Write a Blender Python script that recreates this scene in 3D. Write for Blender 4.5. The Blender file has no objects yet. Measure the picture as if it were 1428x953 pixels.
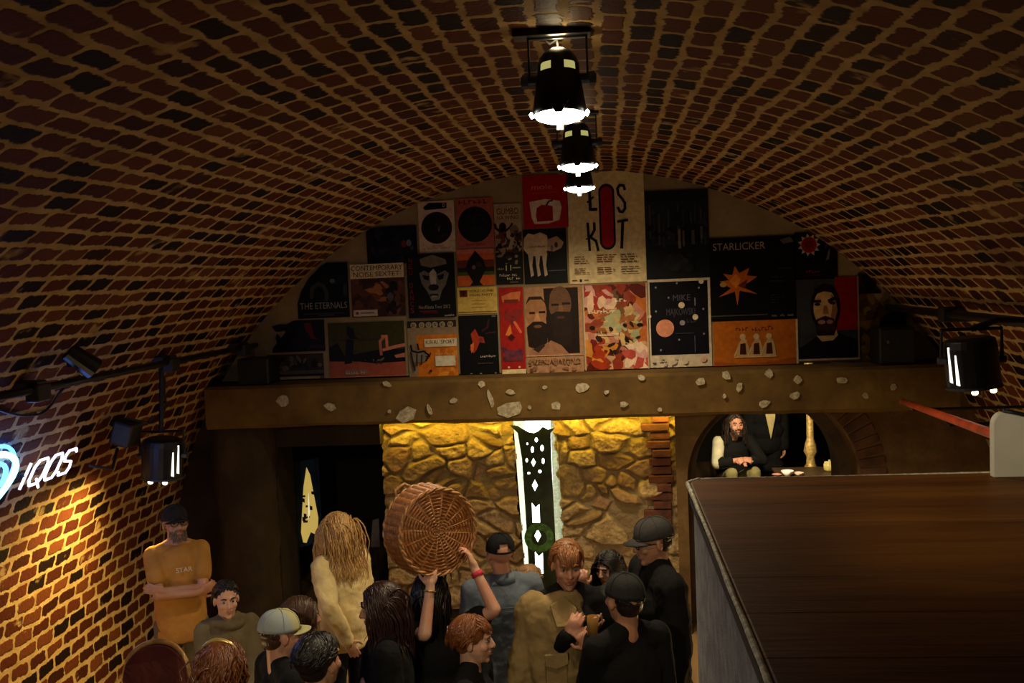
import bpy, bmesh, math, random
import numpy as np
from mathutils import Vector, Matrix, Euler
from math import sin, cos, pi, radians as R_

random.seed(7)
SC = bpy.context.scene
COL = SC.collection

# ------------------------------------------------------------------ camera geometry
F = 1390.0; CX, CY = 714.0, 476.5
EYE = Vector((0, 0, 3.3))
def _basis():
    d = Vector(((840 - CX) / F, -(384 - CY) / F, -1)).normalized()
    r = R_(2.0)
    u = Vector((-sin(r), cos(r), 0)); u = (u - d * d.dot(u)).normalized()
    x = d.cross(u)
    return Matrix((x, d, u))            # rows: world axes seen from the camera
CAM_M = _basis()
def ray(px, py):
    return CAM_M @ Vector(((px - CX) / F, -(py - CY) / F, -1))
def at(px, py, Y):
    w = ray(px, py)
    return EYE + w * (Y / w.y)

cam = bpy.data.cameras.new('camera')
cam.sensor_width = 36; cam.lens = F * 36 / 1428; cam.clip_start = .05; cam.clip_end = 100
co = bpy.data.objects.new('camera', cam); COL.objects.link(co)
co.matrix_world = Matrix.Translation(EYE) @ CAM_M.to_4x4()
SC.camera = co
vs = SC.view_settings
vs.view_transform = 'Standard'; vs.look = 'None'; vs.gamma = 1; vs.use_curve_mapping = False; vs.exposure = 0

# the room
VX, VZ, VR = -.32, .4, 3.85             # axis and radius of the barrel vault
YB, YE = -3.0, 9.0                      # back end and end wall
def hit(px, py, inset=0.0):
    w = ray(px, py); o = EYE
    a = w.x ** 2 + w.z ** 2; ox, oz = o.x - VX, o.z - VZ
    b = 2 * (ox * w.x + oz * w.z); c = ox * ox + oz * oz - (VR - inset) ** 2
    t = (-b + math.sqrt(b * b - 4 * a * c)) / (2 * a)
    return o + w * t
def vault_x(z, side, inset=0.0):
    r = VR - inset
    return VX + side * (math.sqrt(r * r - (z - VZ) ** 2) if z > VZ else r)

# ------------------------------------------------------------------ materials
def lin(c):
    return tuple(((v / 12.92) if v <= .04045 else ((v + .055) / 1.055) ** 2.4) for v in c)
def rgb(r, g, b):
    return lin((r / 255, g / 255, b / 255))

class NT:
    def __init__(s, name):
        s.m = bpy.data.materials.new(name); s.m.use_nodes = True
        s.t = s.m.node_tree; s.t.nodes.clear()
        s.out = s.t.nodes.new('ShaderNodeOutputMaterial')
    def n(s, kind, **kw):
        nd = s.t.nodes.new('ShaderNode' + kind)
        for k, v in kw.items():
            if k in nd.inputs.keys(): s.set(nd.inputs[k], v)
            else: setattr(nd, k, v)
        return nd
    def set(s, sock, v):
        if isinstance(v, bpy.types.NodeSocket): s.t.links.new(v, sock)
        elif isinstance(v, (tuple, list)) and len(v) == 3 and sock.type == 'RGBA': sock.default_value = (*v, 1)
        else: sock.default_value = v
    def math(s, op, a, b=0.0, c=None):
        nd = s.t.nodes.new('ShaderNodeMath'); nd.operation = op
        s.set(nd.inputs[0], a); s.set(nd.inputs[1], b)
        if c is not None: s.set(nd.inputs[2], c)
        return nd.outputs[0]
    def mix(s, f, a, b, blend='MIX'):
        nd = s.t.nodes.new('ShaderNodeMix'); nd.data_type = 'RGBA'; nd.blend_type = blend
        s.set(nd.inputs[0], f); s.set(nd.inputs[6], a); s.set(nd.inputs[7], b)
        return nd.outputs[2]
    def ramp(s, f, stops):
        nd = s.t.nodes.new('ShaderNodeValToRGB'); s.set(nd.inputs[0], f)
        e = nd.color_ramp.elements
        while len(e) < len(stops): e.new(.5)
        for q, (p, c) in zip(e, stops):
            q.position = p; q.color = (*c, 1) if len(c) == 3 else c
        return nd.outputs[0]
    def smooth(s, v, lo, hi, a=0.0, b=1.0):
        nd = s.t.nodes.new('ShaderNodeMapRange'); nd.interpolation_type = 'SMOOTHSTEP'
        s.set(nd.inputs[0], v)
        for i, q in zip((1, 2, 3, 4), (lo, hi, a, b)): s.set(nd.inputs[i], q)
        return nd.outputs[0]
    def noise(s, vec, scale, detail=3, rough=.55, dist=0.0):
        nd = s.n('TexNoise'); nd.inputs['Scale'].default_value = scale; nd.inputs['Detail'].default_value = detail
        nd.inputs['Roughness'].default_value = rough; nd.inputs['Distortion'].default_value = dist
        if vec is not None: s.set(nd.inputs['Vector'], vec)
        return nd
    def obj(s):
        return s.n('TexCoord').outputs['Object']
    def bump(s, h, strength, dist):
        nd = s.n('Bump'); s.set(nd.inputs['Height'], h); nd.inputs['Strength'].default_value = strength
        nd.inputs['Distance'].default_value = dist
        return nd.outputs[0]
    def bsdf(s, color, rough=.7, metal=0.0, normal=None, **kw):
        nd = s.n('BsdfPrincipled')
        s.set(nd.inputs['Base Color'], color); s.set(nd.inputs['Roughness'], rough); s.set(nd.inputs['Metallic'], metal)
        if normal is not None: s.set(nd.inputs['Normal'], normal)
        for k, v in kw.items(): s.set(nd.inputs[k.replace('_', ' ')], v)
        s.t.links.new(nd.outputs[0], s.out.inputs[0])
        return s.m

MATS = {}
def mat(name, col, rough=.7, metal=0.0, var=.18, scale=14, bump=.0, bscale=60, **kw):
    """plain procedural material: base colour with noise variation and optional bump"""
    key = name
    if key in MATS: return MATS[key]
    t = NT(name); o = t.obj()
    n1 = t.noise(o, scale, 4).outputs['Fac']
    c = t.mix(t.smooth(n1, .3, .7), tuple(v * (1 - var) for v in col), tuple(min(1, v * (1 + var)) for v in col))
    nm = None
    if bump:
        nm = t.bump(t.noise(o, bscale, 4).outputs['Fac'], bump, .01)
    MATS[key] = t.bsdf(c, rough, metal, nm, **kw)
    return MATS[key]
def emit(name, col, strength):
    if name in MATS: return MATS[name]
    t = NT(name)
    n1 = t.noise(t.obj(), 9).outputs['Fac']
    e = t.n('Emission'); t.set(e.inputs[0], col)
    t.set(e.inputs[1], t.math('MULTIPLY_ADD', n1, strength * .1, strength * .95))
    t.t.links.new(e.outputs[0], t.out.inputs[0]); MATS[name] = t.m
    return t.m
def cloth(name, col, wave=220, bump=.35, var=.22, rough=.9):
    if name in MATS: return MATS[name]
    t = NT(name); o = t.obj()
    n1 = t.noise(o, 5, 4).outputs['Fac']; n2 = t.noise(o, wave, 2).outputs['Fac']
    c = t.mix(t.smooth(n1, .3, .7), tuple(v * (1 - var) for v in col), tuple(min(1, v * (1 + var)) for v in col))
    c = t.mix(t.math('MULTIPLY', n2, .35), c, tuple(v * .5 for v in col))
    folds = t.noise(o, 9, 3, .5, .8).outputs['Fac']
    h = t.math('MULTIPLY_ADD', n2, .08, folds)
    MATS[name] = t.bsdf(c, rough, 0, t.bump(h, bump, .03), Specular_IOR_Level=.25)
    return MATS[name]

# ------------------------------------------------------------------ mesh builder
def frame(d):
    d = Vector(d).normalized()
    a = Vector((0, 0, 1)) if abs(d.z) < .9 else Vector((1, 0, 0))
    x = a.cross(d).normalized()
    return x, d.cross(x).normalized(), d
class MB:
    def __init__(s): s.v = []; s.f = []; s.mi = []; s.cur = 0; s.uv = None
    def add(s, vs, fs, m=None):
        b = len(s.v); s.v.extend(Vector(p) for p in vs)
        for f in fs: s.f.append(tuple(i + b for i in f)); s.mi.append(s.cur if m is None else m)
    def box(s, lo, hi, m=None, rot=None, c=None):
        x0, y0, z0 = lo; x1, y1, z1 = hi
        P = [Vector(p) for p in ((x0,y0,z0),(x1,y0,z0),(x1,y1,z0),(x0,y1,z0),(x0,y0,z1),(x1,y0,z1),(x1,y1,z1),(x0,y1,z1))]
        if rot is not None:
            c = Vector(c) if c is not None else sum(P, Vector()) / 8
            P = [c + rot @ (p - c) for p in P]
        s.add(P, ((0,3,2,1),(4,5,6,7),(0,1,5,4),(1,2,6,5),(2,3,7,6),(3,0,4,7)), m)
    def rbox(s, lo, hi, b, m=None, axis='y', seg=4):
        """box with its four edges along one axis rounded"""
        ax = 'xyz'.index(axis); o = [i for i in range(3) if i != ax]
        pts = []
        for (cx, cy, a0) in ((hi[o[0]]-b, hi[o[1]]-b, 0), (lo[o[0]]+b, hi[o[1]]-b, 90), (lo[o[0]]+b, lo[o[1]]+b, 180), (hi[o[0]]-b, lo[o[1]]+b, 270)):
            for k in range(seg + 1):
                a = R_(a0 + 90 * k / seg); pts.append((cx + b * cos(a), cy + b * sin(a)))
        def mk(p, t):
            q = [0, 0, 0]; q[o[0]], q[o[1]], q[ax] = p[0], p[1], t; return q
        s.prism([mk(p, lo[ax]) for p in pts], [mk(p, hi[ax]) for p in pts], m)
    def prism(s, A, B, m=None):
        n = len(A)
        s.add(list(A) + list(B), [tuple(range(n))[::-1], tuple(range(n, 2 * n))] + [(i, (i + 1) % n, n + (i + 1) % n, n + i) for i in range(n)], m)
    def cyl(s, p0, p1, r0, r1=None, n=12, m=None, caps=True):
        r1 = r0 if r1 is None else r1
        p0, p1 = Vector(p0), Vector(p1)
        if (p1 - p0).length < 1e-6: return
        x, y, d = frame(p1 - p0)
        A = [p0 + (x * cos(2*pi*i/n) + y * sin(2*pi*i/n)) * r0 for i in range(n)]
        B = [p1 + (x * cos(2*pi*i/n) + y * sin(2*pi*i/n)) * r1 for i in range(n)]
        fs = [(i, (i+1) % n, n + (i+1) % n, n + i) for i in range(n)]
        if caps: fs += [tuple(range(n))[::-1], tuple(range(n, 2*n))]
        s.add(A + B, fs, m)
    def tube(s, path, r, n=8, m=None, taper=None, closed=False):
        P = [Vector(p) for p in path]; k = len(P); vs = []; 
        prev = None
        for i, p in enumerate(P):
            if closed: d = P[(i+1) % k] - P[i-1]
            else: d = P[min(i+1, k-1)] - P[max(i-1, 0)]
            if d.length < 1e-9: d = Vector((0,0,1))
            d.normalize()
            if prev is None: x, y, _ = frame(d)
            else:
                x = (prev - d * prev.dot(d))
                x = x.normalized() if x.length > 1e-6 else frame(d)[0]
                y = d.cross(x)
            prev = x
            rr = r[i] if isinstance(r, (list, tuple)) else r
            vs += [p + (x * cos(2*pi*j/n) + y * sin(2*pi*j/n)) * rr for j in range(n)]
        fs = []
        for i in range(k if closed else k - 1):
            a = i * n; b = ((i + 1) % k) * n
            fs += [(a + j, a + (j+1) % n, b + (j+1) % n, b + j) for j in range(n)]
        if not closed: fs += [tuple(range(n))[::-1], tuple(range((k-1)*n, k*n))]
        s.add(vs, fs, m)
    def ball(s, c, r, rot=None, n=12, m=None):
        c = Vector(c); r = (r, r, r) if isinstance(r, (int, float)) else r
        h = n // 2 + 1; vs = []; fs = []
        for i in range(1, h):
            a = pi * i / h
            for j in range(n):
                b = 2*pi*j/n; vs.append(Vector((sin(a)*cos(b)*r[0], sin(a)*sin(b)*r[1], cos(a)*r[2])))
        top = len(vs); vs += [Vector((0,0,r[2])), Vector((0,0,-r[2]))]
        for i in range(h - 2):
            fs += [(i*n+j, (i+1)*n+j, (i+1)*n+(j+1) % n, i*n+(j+1) % n) for j in range(n)]
        fs += [(top, j, (j+1) % n) for j in range(n)]
        l = (h-2)*n; fs += [(top+1, l+(j+1) % n, l+j) for j in range(n)]
        if rot is not None: vs = [rot @ v for v in vs]
        s.add([c + v for v in vs], fs, m)
    def limb(s, p0, r0, p1, r1, n=12, m=None):
        s.ball(p0, r0, n=n, m=m); s.ball(p1, r1, n=n, m=m); s.cyl(p0, p1, r0, r1, n=n, m=m)
    def lathe(s, prof, c=(0,0,0), n=24, m=None, rot=None):
        """profile of (radius, height) pairs turned about z"""
        vs = []; fs = []; c = Vector(c)
        for (r, z) in prof:
            for j in range(n): vs.append(Vector((r*cos(2*pi*j/n), r*sin(2*pi*j/n), z)))
        for i in range(len(prof)-1):
            fs += [(i*n+j, i*n+(j+1) % n, (i+1)*n+(j+1) % n, (i+1)*n+j) for j in range(n)]
        if rot is not None: vs = [rot @ v for v in vs]
        s.add([c + v for v in vs], fs, m)
    def xf(s, M, i0=0):
        for i in range(i0, len(s.v)): s.v[i] = M @ s.v[i]
        return s
    def mesh(s, name, mats):
        me = bpy.data.meshes.new(name)
        me.from_pydata([tuple(v) for v in s.v], [], s.f)
        for m in (mats if isinstance(mats, (list, tuple)) else [mats]): me.materials.append(m)
        me.polygons.foreach_set('material_index', s.mi)
        me.update()
        return me
    def build(s, name, mats, parent=None, smooth=False, world=True, bevel=0, seg=2):
        """world: vertices are in world space and the parent is only moved, not turned"""
        if parent is not None and world:
            s.v = [v - Vector(parent.location) for v in s.v]
            if parent.parent is not None: s.v = [v - Vector(parent.parent.location) for v in s.v]
        me = s.mesh(name, mats)
        bm = bmesh.new(); bm.from_mesh(me); bmesh.ops.recalc_face_normals(bm, faces=bm.faces); bm.to_mesh(me); bm.free()
        if smooth: me.polygons.foreach_set('use_smooth', [True] * len(me.polygons))
        o = bpy.data.objects.new(name, me); COL.objects.link(o)
        if parent is not None: o.parent = parent
        if bevel:
            b = o.modifiers.new('edge', 'BEVEL'); b.width = bevel; b.segments = seg; b.limit_method = 'ANGLE'; b.angle_limit = R_(40)
        return o

def tag(o, label, cat, group=None, kind=None):
    o['label'] = label; o['category'] = cat
    if group: o['group'] = group
    if kind: o['kind'] = kind
    return o
def thing(name, label, cat, loc=(0,0,0), group=None, rotz=0):
    o = bpy.data.objects.new(name, None); COL.objects.link(o); o.empty_display_size = .1
    o.location = loc; o.rotation_euler = (0, 0, rotz)
    return tag(o, label, cat, group)
def struct(o):
    o['kind'] = 'structure'; return o

def bake(mb, name, mats, parent, voxel=.006, smooth=2, disp=0.0, dscale=.12, world=False):
    """fuse overlapping solids into one continuous skin"""
    me = mb.mesh('tmp', mats); o = bpy.data.objects.new('tmp', me); COL.objects.link(o)
    m = o.modifiers.new('r', 'REMESH'); m.mode = 'VOXEL'; m.voxel_size = voxel; m.adaptivity = 0
    if smooth:
        q = o.modifiers.new('s', 'SMOOTH'); q.iterations = smooth; q.factor = .5
    if disp:
        tx = bpy.data.textures.new('folds', 'CLOUDS'); tx.noise_scale = dscale; tx.noise_depth = 2
        d = o.modifiers.new('d', 'DISPLACE'); d.texture = tx; d.strength = disp; d.mid_level = .5; d.texture_coords = 'LOCAL'
    dg = bpy.context.evaluated_depsgraph_get()
    nm = bpy.data.meshes.new_from_object(o.evaluated_get(dg)); nm.name = name
    bpy.data.objects.remove(o); bpy.data.meshes.remove(me)
    nm.materials.clear()
    for mm in (mats if isinstance(mats, (list, tuple)) else [mats]): nm.materials.append(mm)
    nm.polygons.foreach_set('material_index', [0] * len(nm.polygons))
    nm.polygons.foreach_set('use_smooth', [True] * len(nm.polygons)); nm.update()
    ob = bpy.data.objects.new(name, nm); COL.objects.link(ob)
    if parent is not None: ob.parent = parent
    return ob

_tc = {}
def text_mesh(txt):
    """outline of a line of lettering, as (verts, faces), height of capitals = 1, left aligned"""
    if txt in _tc: return _tc[txt]
    cu = bpy.data.curves.new('t', 'FONT'); cu.body = txt; cu.size = 1.0; cu.resolution_u = 3
    o = bpy.data.objects.new('t', cu); COL.objects.link(o)
    dg = bpy.context.evaluated_depsgraph_get()
    me = bpy.data.meshes.new_from_object(o.evaluated_get(dg))
    vs = [(v.co.x, v.co.y) for v in me.vertices]; fs = [tuple(p.vertices) for p in me.polygons]
    bpy.data.objects.remove(o); bpy.data.meshes.remove(me)
    if vs:
        x0 = min(v[0] for v in vs); x1 = max(v[0] for v in vs)
    else: x0, x1 = 0, 1
    k = 1 / .69
    vs = [((x - x0) * k, y * k) for x, y in vs]
    _tc[txt] = (vs, fs, (x1 - x0) * k)
    return _tc[txt]
# ------------------------------------------------------------------ brick vault
def brick_material():
    t = NT('vault_brick')
    uv = t.n('UVMap'); uv.uv_map = 'UVMap'
    sp = t.n('SeparateXYZ'); t.set(sp.inputs[0], uv.outputs[0])
    wob = t.noise(uv.outputs[0], 7, 3).outputs['Color']
    ws = t.n('SeparateXYZ'); t.set(ws.inputs[0], wob)
    low = t.noise(uv.outputs[0], 1.1, 2).outputs['Fac']
    s = t.math('ADD', sp.outputs[0], t.math('MULTIPLY_ADD', ws.outputs[0], .036, t.math('MULTIPLY', low, .07)))
    y = t.math('ADD', sp.outputs[1], t.math('MULTIPLY', ws.outputs[1], .05))
    CP, BL = .118, .225
    u = t.math('DIVIDE', s, CP); row = t.math('FLOOR', u); fu = t.math('SUBTRACT', u, row)
    half = t.math('MULTIPLY', t.math('MODULO', t.math('ABSOLUTE', row), 2.0), .5)
    wn0 = t.n('TexWhiteNoise'); wn0.noise_dimensions = '1D'; t.set(wn0.inputs['W'], row)
    v = t.math('ADD', t.math('ADD', t.math('DIVIDE', y, BL), half), t.math('MULTIPLY', wn0.outputs['Value'], .3))
    cell = t.math('FLOOR', v); fv = t.math('SUBTRACT', v, cell)
    cb = t.n('CombineXYZ'); t.set(cb.inputs[0], row); t.set(cb.inputs[1], cell)
    wn = t.n('TexWhiteNoise'); wn.noise_dimensions = '3D'; t.set(wn.inputs['Vector'], cb.outputs[0])
    rnd = wn.outputs['Value']; wc = t.n('SeparateXYZ'); t.set(wc.inputs[0], wn.outputs['Color'])
    # rounded rectangle distance in metres
    dx = t.math('SUBTRACT', t.math('MULTIPLY', t.math('ABSOLUTE', t.math('SUBTRACT', fu, .5)), CP), t.math('MULTIPLY_ADD', wc.outputs[1], -.009, .048 - .022))
    dy = t.math('SUBTRACT', t.math('MULTIPLY', t.math('ABSOLUTE', t.math('SUBTRACT', fv, .5)), BL), t.math('MULTIPLY_ADD', wc.outputs[2], -.014, .106 - .022))
    ax = t.math('MAXIMUM', dx, 0.0); ay = t.math('MAXIMUM', dy, 0.0)
    d = t.math('SUBTRACT', t.math('SQRT', t.math('ADD', t.math('MULTIPLY', ax, ax), t.math('MULTIPLY', ay, ay))), .022)
    rough = t.noise(uv.outputs[0], 38, 4).outputs['Fac']
    d2 = t.math('MULTIPLY_ADD', t.math('SUBTRACT', rough, .5), .030, t.math('MULTIPLY_ADD', t.math('SUBTRACT', t.noise(uv.outputs[0], 11, 2).outputs['Fac'], .5), .028, d))
    mask = t.smooth(d2, -.005, .004, 1.0, 0.0)
    # mortar smeared over some bricks
    smear = t.smooth(t.noise(uv.outputs[0], 3.2, 4).outputs['Fac'], .62, .7)
    mask = t.math('MULTIPLY', mask, t.math('MULTIPLY_ADD', smear, -.75, 1.0))
    bc = t.ramp(rnd, [(0, (.003, .002, .002)), (.20, (.005, .003, .003)), (.23, (.030, .008, .004)), (.45, (.078, .017, .007)), (.75, (.115, .028, .010)), (1.0, (.16, .050, .016))])
    grain = t.noise(uv.outputs[0], 90, 3).outputs['Fac']
    bc = t.mix(t.math('MULTIPLY', grain, .5), bc, (.03, .012, .008))
    mc = t.ramp(t.noise(uv.outputs[0], 6, 5).outputs['Fac'], [(.3, (.30, .20, .08)), (.7, (.50, .36, .16))])
    c = t.mix(mask, mc, bc)
    h = t.math('ADD', t.math('MULTIPLY', mask, .012), t.math('MULTIPLY_ADD', rough, .006, t.math('MULTIPLY', grain, .003)))
    b = t.n('Bump'); b.inputs['Strength'].default_value = .9; b.inputs['Distance'].default_value = 1.0; t.set(b.inputs['Height'], h)
    rg = t.math('MULTIPLY_ADD', mask, -.25, .9)
    return t.bsdf(c, rg, 0, b.outputs[0], Specular_IOR_Level=.08)
M_BRICK = brick_material()

def vault_piece(name, s0, s1, n):
    """s is the arc length from the crown, negative to the left; below the springing the wall is straight"""
    q = VR * pi / 2
    def P(s):
        a = max(-pi/2, min(pi/2, s / VR)); x = VX + VR * sin(a); z = VZ + VR * cos(a)
        if abs(s) > q: z -= abs(s) - q
        return x, z
    me = bpy.data.meshes.new(name); vs = []; fs = []; ny = 40
    for i in range(n + 1):
        s = s0 + (s1 - s0) * i / n; x, z = P(s)
        for j in range(ny + 1): vs.append((x, YB + (YE - YB) * j / ny, z))
    for i in range(n):
        for j in range(ny):
            a = i * (ny + 1) + j; fs.append((a, a + 1, a + ny + 2, a + ny + 1))
    me.from_pydata(vs, [], fs); me.materials.append(M_BRICK)
    uv = me.uv_layers.new(name='UVMap')
    for p in me.polygons:
        for li, vi in zip(p.loop_indices, p.vertices):
            i, j = divmod(vi, ny + 1)
            uv.data[li].uv = (s0 + (s1 - s0) * i / n + 10, YB + (YE - YB) * j / ny + 10)
    me.polygons.foreach_set('use_smooth', [True] * len(me.polygons))
    o = bpy.data.objects.new(name, me); COL.objects.link(o)
    return struct(o)
sw = VR * math.acos((2.0 - VZ) / VR); q = VR * pi / 2 + VZ
vault_piece('ceiling', -sw, sw, 64)
vault_piece('wall_left', -q, -sw, 20)
vault_piece('wall_right', sw, q, 20)

m_floor = NT('floor_boards')
o_ = m_floor.obj(); w_ = m_floor.n('TexWave'); m_floor.set(w_.inputs['Vector'], o_); w_.inputs['Scale'].default_value = 1.6; w_.inputs['Distortion'].default_value = 2
M_FLOOR = m_floor.bsdf(m_floor.ramp(w_.outputs['Fac'], [(0, (.20, .12, .06)), (1, (.32, .20, .10))]), .5)
b = MB(); b.box((VX - VR, YB, -.1), (VX + VR, 10.2, 0)); struct(b.build('floor', M_FLOOR))

# ------------------------------------------------------------------ end wall
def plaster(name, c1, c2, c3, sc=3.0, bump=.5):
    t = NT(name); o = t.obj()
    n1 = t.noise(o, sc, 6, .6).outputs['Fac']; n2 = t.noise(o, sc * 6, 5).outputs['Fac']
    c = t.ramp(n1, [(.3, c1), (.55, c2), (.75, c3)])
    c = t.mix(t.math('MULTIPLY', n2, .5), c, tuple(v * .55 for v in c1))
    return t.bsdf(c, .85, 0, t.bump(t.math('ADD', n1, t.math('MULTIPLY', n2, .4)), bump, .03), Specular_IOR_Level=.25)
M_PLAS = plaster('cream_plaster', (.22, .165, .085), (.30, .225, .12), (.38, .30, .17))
M_DARKPL = plaster('shaded_plaster', (.016, .010, .005), (.03, .018, .009), (.05, .03, .013))  # shade of the unlit left end put into the plaster colour
M_BEAM = plaster('ochre_beam', (.07, .036, .010), (.15, .085, .019), (.23, .14, .033), 2.2, .4)

# gable above the beam
ZB0, ZB1 = 2.06, 2.44
b = MB(); n = 60; top = []
for i in range(n + 1):
    a = math.acos((ZB1 - VZ) / VR); th = -a + 2 * a * i / n
    top.append((VX + (VR + .02) * sin(th), VZ + (VR + .02) * cos(th)))
A = [(x, YE, z) for x, z in top]; B = [(x, YE + .3, z) for x, z in top]
b.prism(A, B); struct(b.build('wall_gable', M_PLAS))

# beam with a ledge
b = MB(); xl = vault_x(ZB1, -1); xr = vault_x(ZB1, 1)
N = 40
def beam_pt(i, k):
    x = xl + (xr - xl) * i / N
    w = .010 * sin(x * 2.1) + .006 * sin(x * 7.3 + 1)
    return {0: (x, 8.62 + w, ZB0 + .5*w), 1: (x, 8.6 + w, ZB0 + .03), 2: (x, 8.6 + w*.6, ZB1 - .025), 3: (x, 8.625 + w, ZB1), 4: (x, 9.0, ZB1), 5: (x, 9.0, ZB0)}[k]
vs = [beam_pt(i, k) for i in range(N+1) for k in range(6)]
fs = [(i*6+k, i*6+(k+1) % 6, (i+1)*6+(k+1) % 6, (i+1)*6+k) for i in range(N) for k in range(6)]
fs += [tuple(range(6)), tuple(range(N*6, N*6+6))]
b.add(vs, fs); beam = struct(b.build('trim_beam', M_BEAM))
# pale flakes of old paint on the beam face
M_FLAKE = mat('flaked_plaster', (.34, .29, .19), .9, var=.35, scale=40)
fl = MB()
flakes = [(712, 571, 44, 22), (712, 547, 14, 9), (684, 556, 8, 28), (633, 559, 11, 9), (599, 572, 6, 18), (566, 578, 30, 22), (543, 574, 6, 6), (672, 536, 10, 12), (738, 568, 6, 7),
          (775, 566, 16, 12), (812, 541, 22, 14), (870, 564, 14, 9), (894, 527, 12, 8), (948, 565, 0, 0), (977, 532, 14, 12), (1013, 524, 14, 14), (1031, 540, 8, 16), (1072, 521, 12, 14),
          (1066, 563, 16, 12), (1112, 530, 12, 14), (1108, 552, 14, 10), (1173, 531, 16, 10), (1206, 552, 8, 12), (1010, 553, 5, 8), (460, 568, 18, 12), (395, 560, 20, 22), (540, 536, 16, 8), (1245, 540, 10, 12), (920, 571, 8, 7), (846, 547, 9, 6), (760, 540, 8, 6)]
rr = random.Random(3)
for (px, py, w, h) in flakes:
    if not w: continue
    c = at(px, py, 8.6); sc = 8.6 / F; k = rr.randint(6, 9); tilt = rr.uniform(-.5, .5)
    pts = []
    for i in range(k):
        a = 2*pi*i/k; q_ = rr.uniform(.7, 1.1)
        x, z = cos(a) * w * .5 * q_ * sc, sin(a) * h * .5 * q_ * sc
        pts.append((c.x + x*cos(tilt) - z*sin(tilt), c.z + x*sin(tilt) + z*cos(tilt)))
    fl.prism([(x, 8.583, z) for x, z in pts], [(x, 8.62, z) for x, z in pts])
fo = fl.build('flaked_paint', M_FLAKE, beam, world=False); fo['kind'] = 'stuff'; fo['label'] = 'pale flakes of old plaster on the beam face'

# left part: plaster with the doorway
def X9(px, py=700, Y=9.0): return at(px, py, Y).x
xd0, xd1, xs1 = X9(388), X9(534), at(948, 640, 9.2).x
zdoor = at(460, 622, 9.0).z
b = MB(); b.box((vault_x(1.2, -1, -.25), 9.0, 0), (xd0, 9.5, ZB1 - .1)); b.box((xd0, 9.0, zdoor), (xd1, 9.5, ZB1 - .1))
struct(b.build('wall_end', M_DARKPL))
# rough pilaster between wall and doorway
b = MB(); x0, x1 = X9(312), X9(386)
nz = 24; vs = []; fs = []
prof = [(x0, 8.98), (x0 + .02, 8.74), (x0 + .12, 8.66), (x1 - .1, 8.66), (x1 - .01, 8.72), (x1 + .01, 8.99)]
rr = random.Random(5)
for i in range(nz + 1):
    z = ZB0 * i / nz
    for (x, y) in prof: vs.append((x + rr.uniform(-.012, .012), y + rr.uniform(-.015, .015), z))
k = len(prof)
fs = [(i*k+j, i*k+j+1, (i+1)*k+j+1, (i+1)*k+j) for i in range(nz) for j in range(k-1)]
b.add(vs, fs); struct(b.build('trim_pilaster', plaster('pilaster_plaster', (.022, .013, .006), (.04, .025, .011), (.07, .044, .02)), smooth=True))  # base colour lowered as well, standing in for the unlit left end

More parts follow.
